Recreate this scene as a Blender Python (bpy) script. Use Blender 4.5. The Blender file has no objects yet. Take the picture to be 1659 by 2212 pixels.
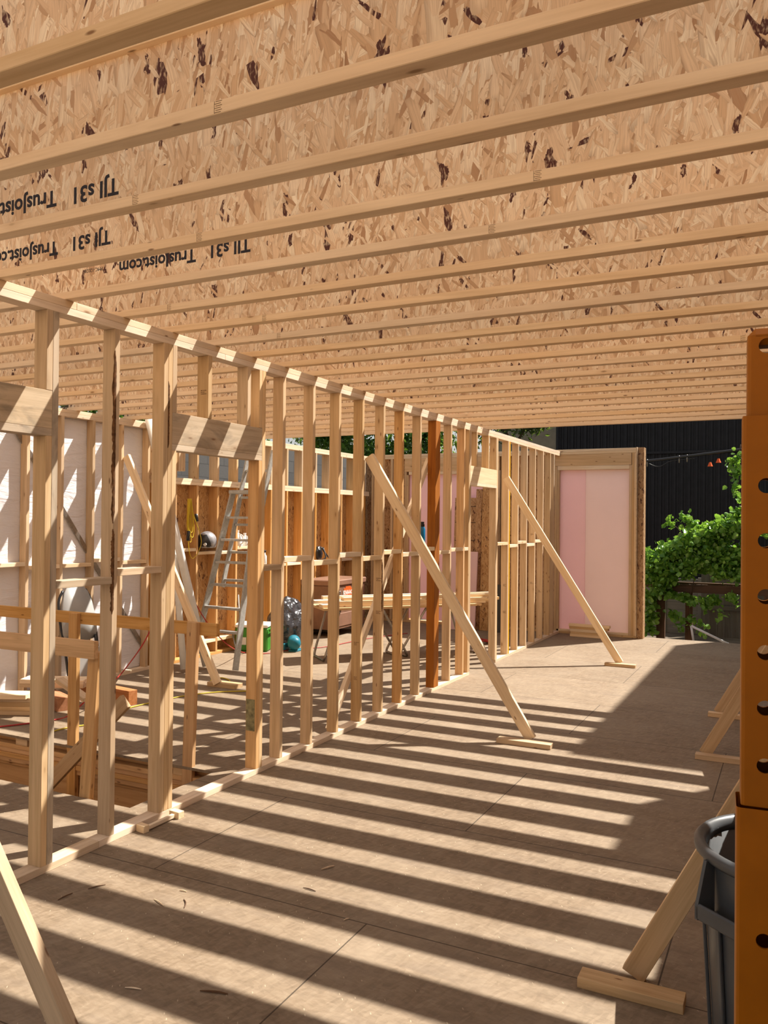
import bpy, bmesh, math, random
from mathutils import Vector, Matrix, Quaternion
random.seed(7)
SC = bpy.context.scene
COL = SC.collection
PI = math.pi

# ------------------------------------------------------------------ camera
F_PX = 1774.7; YAW, PITCH, ROLL = math.radians(26.5137), math.radians(0.5041), math.radians(0.5552)
CH = 1.7878
fw = Vector((-math.sin(YAW)*math.cos(PITCH), math.cos(YAW)*math.cos(PITCH), math.sin(PITCH)))
rt = Vector((math.cos(YAW), math.sin(YAW), 0)); up = rt.cross(fw)
rt2 = rt*math.cos(ROLL)+up*math.sin(ROLL); up2 = -rt*math.sin(ROLL)+up*math.cos(ROLL)
cam_d = bpy.data.cameras.new('camera'); cam = bpy.data.objects.new('camera', cam_d); COL.objects.link(cam)
m = Matrix((rt2, up2, -fw)).transposed().to_4x4(); m.translation = Vector((0, 0, CH)); cam.matrix_world = m
cam_d.sensor_fit = 'VERTICAL'; cam_d.sensor_height = 24.0; cam_d.lens = 24.0*F_PX/2212.0
cam_d.clip_start = 0.05; cam_d.clip_end = 300
SC.camera = cam
EYE = Vector((0, 0, CH))
def ray(x, y): return fw+rt2*((x-829.5)/F_PX)-up2*((y-1106)/F_PX)
def onx(x, y, X): d = ray(x, y); return EYE+d*(X/d.x)
def ony(x, y, Y): d = ray(x, y); return EYE+d*(Y/d.y)
def onz(x, y, z=0.0): d = ray(x, y); return EYE+d*((z-CH)/d.z)

# ------------------------------------------------------------------ materials
def newmat(name):
    m = bpy.data.materials.new(name); m.use_nodes = True
    nt = m.node_tree; nt.nodes.clear()
    return m, nt
def N(nt, t, **kw):
    n = nt.nodes.new(t)
    for k, v in kw.items():
        if k.startswith('_'): setattr(n, k[1:], v)
        else:
            key = int(k[1:]) if (k[0] == 'i' and k[1:].isdigit()) else k
            n.inputs[key].default_value = v
    return n
def L(nt, a, b): nt.links.new(a, b)
def mth(nt, op, a, b=None, c=None):
    n = nt.nodes.new('ShaderNodeMath'); n.operation = op
    for i, v in enumerate((a, b, c)):
        if v is None: continue
        if isinstance(v, (int, float)): n.inputs[i].default_value = v
        else: L(nt, v, n.inputs[i])
    return n.outputs[0]
def vmul(nt, v, s):
    n = nt.nodes.new('ShaderNodeVectorMath'); n.operation = 'MULTIPLY'
    L(nt, v, n.inputs[0]); n.inputs[1].default_value = s; return n.outputs[0]
def vadd(nt, a, b):
    n = nt.nodes.new('ShaderNodeVectorMath'); n.operation = 'ADD'
    L(nt, a, n.inputs[0])
    if isinstance(b, (tuple, list)): n.inputs[1].default_value = b
    else: L(nt, b, n.inputs[1])
    return n.outputs[0]
def mix(nt, fac, a, b, mode='MIX'):
    n = nt.nodes.new('ShaderNodeMix'); n.data_type = 'RGBA'; n.blend_type = mode
    if isinstance(fac, (int, float)): n.inputs[0].default_value = fac
    else: L(nt, fac, n.inputs[0])
    for i, v in ((6, a), (7, b)):
        if isinstance(v, (tuple, list)): n.inputs[i].default_value = (*v[:3], 1)
        else: L(nt, v, n.inputs[i])
    return n.outputs[2]
def ramp(nt, fac, stops, interp='LINEAR'):
    n = nt.nodes.new('ShaderNodeValToRGB'); cr = n.color_ramp; cr.interpolation = interp
    while len(cr.elements) < len(stops): cr.elements.new(0.5)
    for e, (p, c) in zip(cr.elements, stops):
        e.position = p; e.color = (*c[:3], 1) if isinstance(c, (tuple, list)) else (c, c, c, 1)
    L(nt, fac, n.inputs[0]); return n.outputs[0]
def noise(nt, vec, scale=1, detail=3, rough=.5, dist=0):
    n = N(nt, 'ShaderNodeTexNoise', Scale=scale, Detail=detail, Roughness=rough, Distortion=dist)
    L(nt, vec, n.inputs['Vector']); return n.outputs[0]
def finish(nt, col, rough=.75, bump=None, bstr=.3, bdist=.002, metal=0.0, spec=.3):
    b = N(nt, 'ShaderNodeBsdfPrincipled', Metallic=metal)
    b.inputs['Specular IOR Level'].default_value = spec
    if isinstance(rough, (int, float)): b.inputs['Roughness'].default_value = rough
    else: L(nt, rough, b.inputs['Roughness'])
    if isinstance(col, (tuple, list)): b.inputs['Base Color'].default_value = (*col[:3], 1)
    else: L(nt, col, b.inputs['Base Color'])
    if bump is not None:
        bn = N(nt, 'ShaderNodeBump', Strength=bstr, Distance=bdist); L(nt, bump, bn.inputs['Height']); L(nt, bn.outputs[0], b.inputs['Normal'])
    o = N(nt, 'ShaderNodeOutputMaterial'); L(nt, b.outputs[0], o.inputs[0]); return b
def objco(nt, rnd=7.0):
    tc = N(nt, 'ShaderNodeTexCoord'); oi = N(nt, 'ShaderNodeObjectInfo')
    cb = N(nt, 'ShaderNodeCombineXYZ')
    L(nt, mth(nt, 'MULTIPLY', oi.outputs['Random'], rnd*13), cb.inputs[0]); L(nt, mth(nt, 'MULTIPLY', oi.outputs['Random'], rnd*5), cb.inputs[1])
    L(nt, mth(nt, 'MULTIPLY', oi.outputs['Random'], rnd*2), cb.inputs[2])
    return vadd(nt, tc.outputs['Object'], cb.outputs[0]), oi.outputs['Random']

def lumber(name, base, dark, knots=(.16, .07, .03), var=.14, stain=0.0, sat2=None):
    """sawn softwood, grain along local X"""
    m, nt = newmat(name)
    co, rnd = objco(nt)
    g1 = noise(nt, vmul(nt, co, (1.3, 26, 26)), 1, 4, .55, .6)
    g2 = noise(nt, vmul(nt, co, (6, 160, 160)), 1, 2, .5)
    g3 = noise(nt, vmul(nt, co, (1.2, 3, 3)), 1, 2, .5)
    f = mth(nt, 'ADD', mth(nt, 'MULTIPLY', g1, .75), mth(nt, 'MULTIPLY', g2, .25))
    c = ramp(nt, f, [(.32, dark), (.56, base), (.75, [min(1, x*1.12) for x in base])])
    c = mix(nt, mth(nt, 'MULTIPLY', ramp(nt, g3, [(.4, 0.0), (.7, 1.0)]), .3), c, sat2 or [base[0]*.95, base[1]*.8, base[2]*.62])
    # knots: sparse dark ovals
    v = N(nt, 'ShaderNodeTexVoronoi', Scale=1.0, Randomness=1.0); L(nt, vmul(nt, co, (4.2, 13, 13)), v.inputs['Vector'])
    sepc = N(nt, 'ShaderNodeSeparateColor'); L(nt, v.outputs['Color'], sepc.inputs[0])
    kn = ramp(nt, v.outputs['Distance'], [(.06, 1.0), (.13, 0.0)])
    kn = mth(nt, 'MULTIPLY', kn, mth(nt, 'GREATER_THAN', sepc.outputs[0], .72))
    c = mix(nt, mth(nt, 'MULTIPLY', kn, .85), c, knots)
    halo = mth(nt, 'MULTIPLY', ramp(nt, v.outputs['Distance'], [(.1, 1.0), (.32, 0.0)]), mth(nt, 'GREATER_THAN', sepc.outputs[0], .72))
    c = mix(nt, mth(nt, 'MULTIPLY', halo, .35), c, [dark[0]*.8, dark[1]*.7, dark[2]*.6])
    v2 = N(nt, 'ShaderNodeTexVoronoi', Scale=1.0, Randomness=1.0); L(nt, vmul(nt, co, (9, 30, 30)), v2.inputs['Vector'])
    sp2 = N(nt, 'ShaderNodeSeparateColor'); L(nt, v2.outputs['Color'], sp2.inputs[0])
    k2 = mth(nt, 'MULTIPLY', ramp(nt, v2.outputs['Distance'], [(.10, 1.0), (.2, 0.0)]), mth(nt, 'GREATER_THAN', sp2.outputs[1], .9))
    c = mix(nt, mth(nt, 'MULTIPLY', k2, .8), c, knots)
    if stain:
        s = noise(nt, vmul(nt, co, (2.5, 9, 9)), 1, 4, .6, 1)
        c = mix(nt, mth(nt, 'MULTIPLY', ramp(nt, s, [(.5, 0.0), (.7, 1.0)]), stain), c, (.2, .17, .13))
    hs = N(nt, 'ShaderNodeHueSaturation', Hue=.5)
    L(nt, mth(nt, 'ADD', mth(nt, 'MULTIPLY', rnd, var*2), 1-var), hs.inputs['Value'])
    L(nt, mth(nt, 'ADD', mth(nt, 'MULTIPLY', mth(nt, 'FRACT', mth(nt, 'MULTIPLY', rnd, 17.3)), .3), .88), hs.inputs['Saturation'])
    L(nt, c, hs.inputs['Color'])
    finish(nt, hs.outputs[0], .72, f, .25, .0015, spec=.25)
    return m

def osb(name, plane='XZ', strand='V', cols=None, darkflake=.035, size=1.0, dim=1.0):
    """oriented strand board; plane = local axes of the face; strand V = along 2nd axis"""
    m, nt = newmat(name)
    cols = cols or [(.40, .22, .10), (.62, .40, .21), (.74, .53, .30), (.82, .66, .43)]
    cols = [[x*dim for x in c] for c in cols]
    co, rnd = objco(nt)
    s = N(nt, 'ShaderNodeSeparateXYZ'); L(nt, co, s.inputs[0])
    ax = {'X': 0, 'Y': 1, 'Z': 2}
    cb = N(nt, 'ShaderNodeCombineXYZ'); a, b = (plane[0], plane[1]) if strand == 'V' else (plane[1], plane[0])
    L(nt, s.outputs[ax[a]], cb.inputs[0]); L(nt, s.outputs[ax[b]], cb.inputs[1])
    wn = N(nt, 'ShaderNodeTexNoise', Scale=14.0, Detail=4.0); L(nt, cb.outputs[0], wn.inputs['Vector'])
    p = vadd(nt, cb.outputs[0], vmul(nt, wn.outputs['Color'], (.008, .012, 0)))
    bestR = bestG = bestB = bestD = None; grain = None
    for i, (ang, w, h) in enumerate([(.06, .013, .05), (-.34, .018, .062), (.46, .010, .05), (-.09, .024, .075), (1.2, .011, .05), (.2, .006, .034), (-.75, .009, .045)]):
        r = N(nt, 'ShaderNodeMapping'); r.inputs['Rotation'].default_value = (0, 0, ang); r.inputs['Location'].default_value = (i*3.7, i*1.9, 0)
        L(nt, p, r.inputs[0])
        q = vmul(nt, r.outputs[0], (1/(w*size), 1/(h*size), 1))
        v = N(nt, 'ShaderNodeTexVoronoi', Scale=1.0, Randomness=.95); v.voronoi_dimensions = '2D'; v.distance = 'CHEBYCHEV'
        L(nt, q, v.inputs['Vector'])
        sc = N(nt, 'ShaderNodeSeparateColor'); L(nt, v.outputs['Color'], sc.inputs[0])
        gr = noise(nt, vmul(nt, r.outputs[0], (260, 9, 1)), 1, 2, .5)
        if bestR is None: bestR, bestG, bestB, bestD, grain = sc.outputs[0], sc.outputs[1], sc.outputs[2], v.outputs['Distance'], gr
        else:
            R = mth(nt, 'MULTIPLY', sc.outputs[0], .8 if i == 4 else 1.0)
            g = mth(nt, 'GREATER_THAN', R, bestR)
            def mx(x, y):
                n = nt.nodes.new('ShaderNodeMix'); L(nt, g, n.inputs[0]); L(nt, x, n.inputs[2]); L(nt, y, n.inputs[3]); return n.outputs[0]
            bestG, bestB, bestD, grain = mx(bestG, sc.outputs[1]), mx(bestB, sc.outputs[2]), mx(bestD, v.outputs['Distance']), mx(grain, gr)
            bestR = mth(nt, 'MAXIMUM', R, bestR)
    c = ramp(nt, bestG, [(0, cols[0]), (.12, cols[1]), (.55, cols[2]), (1, cols[3])])
    c = mix(nt, mth(nt, 'MULTIPLY', ramp(nt, grain, [(.35, 1.0), (.6, 0.0)]), .42), c, [x*.7 for x in cols[1]])
    edge = ramp(nt, bestD, [(.45, 0.0), (.85, 1.0)])
    c = mix(nt, mth(nt, 'MULTIPLY', edge, .5), c, [x*.62 for x in cols[0]])
    big = noise(nt, cb.outputs[0], 2.0, 3, .6)
    c = mix(nt, mth(nt, 'MULTIPLY', ramp(nt, big, [(.45, 0.0), (.75, 1.0)]), .35), c, [x*.75 for x in cols[1]])
    bv = N(nt, 'ShaderNodeTexVoronoi', Scale=1.0, Randomness=1.0); bv.voronoi_dimensions = '2D'; bv.distance = 'CHEBYCHEV'; L(nt, vmul(nt, vadd(nt, p, vmul(nt, wn.outputs['Color'], (.05, .06, 0))), (13, 5.5, 1)), bv.inputs['Vector'])
    bs = N(nt, 'ShaderNodeSeparateColor'); L(nt, bv.outputs['Color'], bs.inputs[0])
    bn2 = noise(nt, vmul(nt, p, (55, 22, 1)), 1, 3, .6); bd = mth(nt, 'MULTIPLY', mth(nt, 'GREATER_THAN', bs.outputs[1], .80), mth(nt, 'LESS_THAN', mth(nt, 'ADD', bv.outputs['Distance'], mth(nt, 'MULTIPLY', bn2, .45)), mth(nt, 'ADD', .24, mth(nt, 'MULTIPLY', bs.outputs[2], .16))))
    df = mth(nt, 'MAXIMUM', bd, mth(nt, 'GREATER_THAN', bestB, 1-darkflake))
    dn = ramp(nt, noise(nt, vmul(nt, p, (120, 40, 1)), 1, 2), [(.38, 1.0), (.5, 0.15)] if False else [(.3, .25), (.5, 1.0)])
    c = mix(nt, mth(nt, 'MULTIPLY', df, dn), c, (.085, .028, .02))
    hs = N(nt, 'ShaderNodeHueSaturation', Hue=.5, Saturation=1.0)
    L(nt, mth(nt, 'ADD', mth(nt, 'MULTIPLY', rnd, .14), .93), hs.inputs['Value']); L(nt, c, hs.inputs['Color'])
    finish(nt, hs.outputs[0], .62, mth(nt, 'SUBTRACT', bestG, mth(nt, 'MULTIPLY', edge, .6)), .35, .002, spec=.3)
    return m

def floor_mat():
    m, nt = newmat('weathered_floor_sheathing')
    tc = N(nt, 'ShaderNodeTexCoord'); co = tc.outputs['Object']
    s = N(nt, 'ShaderNodeSeparateXYZ'); L(nt, co, s.inputs[0])
    p = co
    flakes = None
    acc = None
    for i, (ang, w, h) in enumerate([(1.45, .012, .055), (1.0, .012, .05), (1.9, .01, .05), (.3, .014, .05)]):
        r = N(nt, 'ShaderNodeMapping'); r.inputs['Rotation'].default_value = (0, 0, ang); r.inputs['Location'].default_value = (i*2.3, i, 0)
        L(nt, p, r.inputs[0]); q = vmul(nt, r.outputs[0], (1/w, 1/h, 1))
        v = N(nt, 'ShaderNodeTexVoronoi', Scale=1.0); v.voronoi_dimensions = '2D'; L(nt, q, v.inputs['Vector'])
        sc = N(nt, 'ShaderNodeSeparateColor'); L(nt, v.outputs['Color'], sc.inputs[0])
        acc = sc.outputs[0] if acc is None else mth(nt, 'MAXIMUM', acc, sc.outputs[0])
        flakes = sc.outputs[1] if flakes is None else mth(nt, 'ADD', mth(nt, 'MULTIPLY', flakes, .6), mth(nt, 'MULTIPLY', sc.outputs[1], .4))
    n1 = noise(nt, co, 1.1, 5, .62, .4); n2 = noise(nt, co, 38, 3, .6); n3 = noise(nt, vmul(nt, co, (1.2, 6, 1)), 1.6, 4, .6, .5)
    f = mth(nt, 'ADD', mth(nt, 'MULTIPLY', flakes, .32), mth(nt, 'ADD', mth(nt, 'MULTIPLY', noise(nt, co, 13, 5, .7, .6), .42), mth(nt, 'MULTIPLY', n3, .25)))
    c = ramp(nt, f, [(.22, (.12, .082, .050)), (.48, (.222, .162, .105)), (.75, (.33, .255, .175))])
    c = mix(nt, mth(nt, 'MULTIPLY', ramp(nt, n1, [(.42, 0.0), (.62, 1.0)]), .35), c, (.34, .275, .20))
    c = mix(nt, mth(nt, 'MULTIPLY', ramp(nt, n3, [(.5, 0.0), (.7, 1.0)]), .45), c, (.15, .11, .08))
    # pale sawdust specks
    v = N(nt, 'ShaderNodeTexVoronoi', Scale=1.0); v.voronoi_dimensions = '2D'
    r = N(nt, 'ShaderNodeMapping'); r.inputs['Rotation'].default_value = (0, 0, .9); L(nt, co, r.inputs[0]); L(nt, vmul(nt, r.outputs[0], (28, 95, 1)), v.inputs['Vector'])
    sc = N(nt, 'ShaderNodeSeparateColor'); L(nt, v.outputs['Color'], sc.inputs[0])
    sp = mth(nt, 'MULTIPLY', mth(nt, 'GREATER_THAN', sc.outputs[0], .982), mth(nt, 'LESS_THAN', v.outputs['Distance'], .2))
    c = mix(nt, mth(nt, 'MULTIPLY', sp, .45), c, (.60, .49, .35))
    # sheet seams, 4 x 8 ft sheets
    mp = N(nt, 'ShaderNodeMapping'); mp.inputs['Location'].default_value = (1.68-2.44*4+12.2, -3.235+12.2, 0); L(nt, co, mp.inputs[0])
    bt = N(nt, 'ShaderNodeTexBrick', Scale=1.0); bt.offset = .5; bt.inputs['Mortar Size'].default_value = .0035; bt.inputs['Mortar Smooth'].default_value = .2
    bt.inputs['Brick Width'].default_value = 2.44; bt.inputs['Row Height'].default_value = 1.22; L(nt, mp.outputs[0], bt.inputs['Vector'])
    bt.inputs['Color1'].default_value = (.46, .46, .46, 1); bt.inputs['Color2'].default_value = (.54, .54, .54, 1); bt.inputs['Mortar'].default_value = (.1, .1, .1, 1)
    c = mix(nt, mth(nt, 'MULTIPLY', bt.outputs['Fac'], .75), c, (.06, .04, .025))
    tint = N(nt, 'ShaderNodeHueSaturation', Hue=.5, Saturation=1.0); sb = N(nt, 'ShaderNodeSeparateColor'); L(nt, bt.outputs['Color'], sb.inputs[0])
    L(nt, mth(nt, 'ADD', mth(nt, 'MULTIPLY', sb.outputs[0], .9), .55), tint.inputs['Value']); L(nt, c, tint.inputs['Color'])
    L(nt, mix(nt, bt.outputs['Fac'], tint.outputs[0], c), tint.inputs['Color']) if False else None
    finish(nt, tint.outputs[0], .72, mth(nt, 'SUBTRACT', f, mth(nt, 'MULTIPLY', bt.outputs['Fac'], 1.0)), .08, .001, spec=.35)
    return m

def plain(name, col, rough=.5, metal=0.0, nscale=None, amt=.15, spec=.4, bstr=0.0, bscale=20, bdist=.003):
    m, nt = newmat(name)
    co, rnd = objco(nt)
    c = col
    if nscale:
        n = noise(nt, co, nscale, 4, .6)
        c = mix(nt, ramp(nt, n, [(.35, 0.0), (.7, 1.0)]), [x*(1-amt) for x in col], [min(1, x*(1+amt)) for x in col])
    h = noise(nt, co, bscale, 3, .6) if bstr else None
    finish(nt, c, rough, h, bstr, bdist, metal, spec)
    return m

M = {}
M['pine'] = lumber('spruce_lumber', (.625, .46, .29), (.46, .32, .185))
M['pine_pale'] = lumber('pale_spruce_lumber', (.82, .67, .48), (.66, .50, .33), var=.08)
M['pine_grey'] = lumber('weathered_spruce_lumber', (.57, .46, .335), (.41, .32, .22), stain=.6)
M['plate'] = lumber('dusty_plate_lumber', (.76, .62, .47), (.62, .48, .34), stain=.2, var=.05)
M['pine_warm'] = lumber('bounce_warm_lumber', (.64, .39, .175), (.46, .25, .09), var=.1)  # orange of bounced light in the left room put into the wood colour
M['yellow_lum'] = lumber('yellow_painted_edge_lumber', (.75, .43, .06), (.6, .32, .04), var=.04)
M['brown_lum'] = lumber('dark_cedar_lumber', (.33, .135, .045), (.2, .07, .025), var=.04, sat2=(.42, .2, .08))
M['red_lum'] = lumber('laminated_fir_lumber', (.47, .22, .11), (.34, .14, .06), var=.05)
M['flange'] = lumber('joist_flange_lumber', (.82, .65, .46), (.70, .53, .35), var=.07)
M['web'] = osb('joist_web_strand_board', 'XZ', 'V', darkflake=.02, size=1.55, cols=[(.42, .24, .13), (.69, .48, .30), (.84, .65, .46), (.94, .83, .65)])
M['osb_wall'] = osb('sheathing_strand_board', 'XY', 'V', darkflake=.03, cols=[(.30, .14, .05), (.48, .26, .10), (.60, .35, .15), (.70, .46, .22)])
M['osb_edge'] = osb('brown_strand_board', 'XY', 'V', darkflake=.05, cols=[(.25, .12, .05), (.40, .22, .10), (.52, .32, .16), (.62, .42, .24)])
M['floor'] = floor_mat()
M['ink'] = plain('black_ink', (.02, .02, .03), .8)
M['stamp'] = plain('brown_stamp_ink', (.13, .07, .035), .8)
M['alu'] = plain('brushed_aluminium', (.42, .42, .40), .5, .4, 30, .15)
M['steel'] = plain('dull_steel_tube', (.36, .33, .30), .35, .85, 20, .2)
M['yellow_paint'] = plain('orange_yellow_paint', (.42, .135, .0006), .45, 0, 6, .1, .25, .08, 60)
M['grey_plastic'] = plain('grey_bin_plastic', (.075, .082, .088), .36, 0, 8, .12, .5, .05, 40)
M['wrap'] = None
M['_p1'] = plain('pink_foam_board', (.88, .64, .61), .8, 0, 3, .05, .1, .1, 200)
M['_p2'] = plain('pale_pink_foam_board', (.88, .70, .64), .8, 0, 3, .05, .1, .1, 200)
M['block'] = None
M['black_metal'] = plain('black_corrugated_metal', (.018, .019, .022), .5, .3, 5, .2, .3)
M['black_plastic'] = plain('black_plastic', (.02, .02, .022), .35, 0, None, .1, .5)
M['white_plastic'] = plain('white_plastic', (.78, .78, .76), .45, 0, 10, .05)
M['chair_grey'] = plain('pale_grey_chair_plastic', (.40, .40, .39), .4, 0, 10, .05)
M['green'] = plain('green_cooler_plastic', (.055, .25, .03), .4, 0, 8, .1)
M['teal'] = plain('teal_plastic', (.012, .17, .24), .4, 0, 8, .1)
M['blue'] = plain('blue_bottle_plastic', (.01, .17, .36), .25, 0, 8, .1)
M['bag'] = plain('black_bin_liner', (.035, .035, .04), .22, 0, None, .1, .8, .9, 9, .03)
M['knaack'] = plain('brown_painted_steel', (.23, .125, .08), .45, 0, 6, .15, .4)
M['knaack2'] = plain('brown_painted_steel_lid', (.27, .15, .10), .35, 0, 6, .15, .5)
M['orange'] = plain('orange_sticker', (.85, .13, .02), .5)
M['red_cord'] = plain('red_rubber_hose', (.42, .03, .025), .5)
M['yellow_cord'] = plain('yellow_cord_jacket', (.62, .47, .03), .5)
M['maroon'] = plain('maroon_strap', (.16, .02, .015), .7)
M['ground'] = plain('dirt_ground', (.16, .13, .10), .95, 0, 2, .3, .1, .5, 15)
M['fence'] = lumber('grey_fence_wood', (.15, .135, .12), (.10, .09, .08), var=.15)
M['fence2'] = lumber('pale_grey_siding', (.25, .24, .225), (.2, .19, .18), var=.05)
M['dark_beam'] = lumber('dark_brown_beam', (.13, .075, .045), (.08, .045, .03))
M['pvc'] = plain('pale_grey_pipe', (.6, .61, .63), .4)
M['siding'] = plain('beige_siding', (.42, .38, .31), .8, 0, 4, .1)
M['bark'] = plain('tree_bark', (.11, .08, .055), .9, 0, 8, .3, .1, .6, 30)
M['glass_blue'] = plain('window_glass', (.2, .33, .42), .1)
M['bark_brown'] = plain('brown_wane_bark', (.13, .06, .025), .9, 0, 30, .5, .2, .8, 60)
M['green_smear'] = plain('green_paint_smear', (.25, .22, .11), .8, 0, 20, .5)
M['concrete'] = plain('basement_concrete', (.22, .2, .18), .9, 0, 3, .2)

def foam_mat(name, col):
    m, nt = newmat(name); co, rnd = objco(nt)
    c = mix(nt, noise(nt, co, 3, 4, .6), [x*.96 for x in col], [min(1, x*1.03) for x in col])
    b = N(nt, 'ShaderNodeBsdfPrincipled', Roughness=.75); b.inputs['Specular IOR Level'].default_value = .15; L(nt, c, b.inputs['Base Color'])
    t = N(nt, 'ShaderNodeBsdfTranslucent'); L(nt, c, t.inputs[0])
    x = N(nt, 'ShaderNodeMixShader'); x.inputs[0].default_value = .22; L(nt, b.outputs[0], x.inputs[1]); L(nt, t.outputs[0], x.inputs[2])
    o = N(nt, 'ShaderNodeOutputMaterial'); L(nt, x.outputs[0], o.inputs[0]); return m
M['pink'] = foam_mat('pink_foam_board', (.90, .68, .72)); M['pink2'] = foam_mat('pale_pink_foam_board', (.90, .76, .75))
def wrap_mat():
    m, nt = newmat('white_house_wrap'); co, rnd = objco(nt)
    n = noise(nt, co, 3, 4, .6, .8); n2 = noise(nt, vmul(nt, co, (1.5, 1, 4)), 2.0, 4, .55, 1.5)
    c = mix(nt, n, (.70, .69, .73), (.82, .81, .84))
    b = finish(nt, c, .55, mth(nt, 'ADD', n2, mth(nt, 'MULTIPLY', n, .3)), .6, .03, spec=.3)
    return m
M['wrap'] = wrap_mat()
def block_mat():
    m, nt = newmat('concrete_blockwork'); tc = N(nt, 'ShaderNodeTexCoord')
    s = N(nt, 'ShaderNodeSeparateXYZ'); L(nt, tc.outputs['Object'], s.inputs[0]); cb = N(nt, 'ShaderNodeCombineXYZ'); L(nt, s.outputs[0], cb.inputs[0]); L(nt, s.outputs[1], cb.inputs[1])
    bt = N(nt, 'ShaderNodeTexBrick', Scale=1.0); L(nt, cb.outputs[0], bt.inputs['Vector']); bt.inputs['Brick Width'].default_value = .4; bt.inputs['Row Height'].default_value = .2; bt.inputs['Mortar Size'].default_value = .006
    bt.inputs['Color1'].default_value = (.075, .075, .075, 1); bt.inputs['Color2'].default_value = (.11, .108, .105, 1); bt.inputs['Mortar'].default_value = (.05, .05, .05, 1)
    n = noise(nt, tc.outputs['Object'], 30, 3); c = mix(nt, mth(nt, 'MULTIPLY', n, .4), bt.outputs['Color'], (.06, .06, .06))
    finish(nt, c, .9, n, .4, .004); return m
M['block'] = block_mat()
def leaf_mat(name, c1, c2):
    m, nt = newmat(name)
    g = N(nt, 'ShaderNodeNewGeometry')
    c = mix(nt, g.outputs['Random Per Island'], c1, c2)
    b = N(nt, 'ShaderNodeBsdfPrincipled', Roughness=.33); b.inputs['Specular IOR Level'].default_value = .7; L(nt, c, b.inputs['Base Color'])
    t = N(nt, 'ShaderNodeBsdfTranslucent'); L(nt, mix(nt, .5, c, (.35, .55, .05)), t.inputs[0])
    x = N(nt, 'ShaderNodeMixShader'); x.inputs[0].default_value = .38; L(nt, b.outputs[0], x.inputs[1]); L(nt, t.outputs[0], x.inputs[2])
    o = N(nt, 'ShaderNodeOutputMaterial'); L(nt, x.outputs[0], o.inputs[0]); return m
M['vine'] = leaf_mat('vine_leaves', (.07, .22, .03), (.24, .46, .06))
M['leaf'] = leaf_mat('tree_leaves', (.025, .085, .015), (.08, .19, .03))
M['leaf_d'] = leaf_mat('dark_conifer_foliage', (.012, .03, .016), (.03, .065, .025))

# ------------------------------------------------------------------ object helpers
def tag(o, label=None, cat=None, group=None, kind=None):
    if label: o['label'] = label
    if cat: o['category'] = cat
    if group: o['group'] = group
    if kind: o['kind'] = kind
    return o
def empty(name, loc, label=None, cat=None, group=None, kind=None):
    o = bpy.data.objects.new(name, None); COL.objects.link(o); o.location = loc; o.empty_display_size = .1
    return tag(o, label, cat, group, kind)
def world_of(o):
    mt = Matrix.LocRotScale(o.location, o.rotation_euler if o.rotation_mode != 'QUATERNION' else o.rotation_quaternion, o.scale)
    return world_of(o.parent) @ mt if o.parent else mt
def link(name, me, mat, parent=None, M4=None, mats=None):
    o = bpy.data.objects.new(name, me); COL.objects.link(o)
    if mats:
        for x in mats: me.materials.append(x)
    elif mat is not None and len(me.materials) == 0: me.materials.append(mat)
    M4 = M4 or Matrix.Identity(4)
    if parent is not None:
        o.parent = parent; M4 = world_of(parent).inverted() @ M4
    loc, rot, sc = M4.decompose(); o.location = loc; o.rotation_euler = rot.to_euler(); o.scale = sc
    return o
def bm_new(): return bmesh.new()
def bm_obj(name, bm, mat, parent=None, M4=None, smooth=False, mats=None):
    bmesh.ops.recalc_face_normals(bm, faces=bm.faces)
    me = bpy.data.meshes.new(name); bm.to_mesh(me); bm.free()
    if smooth:
        for p in me.polygons: p.use_smooth = True
    return link(name, me, mat, parent, M4, mats)
def add_box(bm, c, s, bevel=0.0, rot=None, mi=0):
    g = bmesh.ops.create_cube(bm, size=1.0)
    mt = Matrix.Translation(c) @ (rot.to_4x4() if rot else Matrix.Identity(4)) @ Matrix.Diagonal((*s, 1))
    bmesh.ops.transform(bm, matrix=mt, verts=g['verts'])
    fs = set(f for v in g['verts'] for f in v.link_faces)
    for f in fs: f.material_index = mi
    if bevel:
        es = set(e for v in g['verts'] for e in v.link_edges)
        bmesh.ops.bevel(bm, geom=list(es), offset=bevel, segments=1, affect='EDGES')
def box_world(name, lo, hi, mat, parent=None, long='auto', bevel=.0015):
    """axis aligned board/box given in world coordinates; local X runs along its longest side"""
    lo, hi = Vector(lo), Vector(hi); c = (lo+hi)/2; s = hi-lo
    ax = max(range(3), key=lambda i: abs(s[i])) if long == 'auto' else 'XYZ'.index(long)
    if ax == 0: R = Matrix.Identity(3)
    elif ax == 1: R = Matrix(((0, 1, 0), (1, 0, 0), (0, 0, -1))).transposed(); 
    else: R = Matrix(((0, 0, 1), (0, 1, 0), (-1, 0, 0))).transposed()
    d = [abs(x) for x in (R.transposed() @ s)]
    bm = bm_new(); add_box(bm, (0, 0, 0), d, min(bevel, min(d)*.2))
    return bm_obj(name, bm, mat, parent, Matrix.Translation(c) @ R.to_4x4())
def sheet_world(name, lo, hi, mat, parent=None, upax='Z'):
    """thin panel: local X along its horizontal run, local Y vertical, local Z its thickness (for OSB in XY)"""
    lo, hi = Vector(lo), Vector(hi); c = (lo+hi)/2; s = hi-lo
    if upax == 'Z':
        if s.x < s.y: R = Matrix(((0, 1, 0), (0, 0, 1), (1, 0, 0))).transposed(); d = (s.y, s.z, s.x)
        else: R = Matrix(((1, 0, 0), (0, 0, 1), (0, -1, 0))).transposed(); d = (s.x, s.z, s.y)
    else: R = Matrix.Identity(3); d = tuple(s)
    bm = bm_new(); add_box(bm, (0, 0, 0), [abs(x) for x in d], 0)
    return bm_obj(name, bm, mat, parent, Matrix.Translation(c) @ R.to_4x4())
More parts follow.
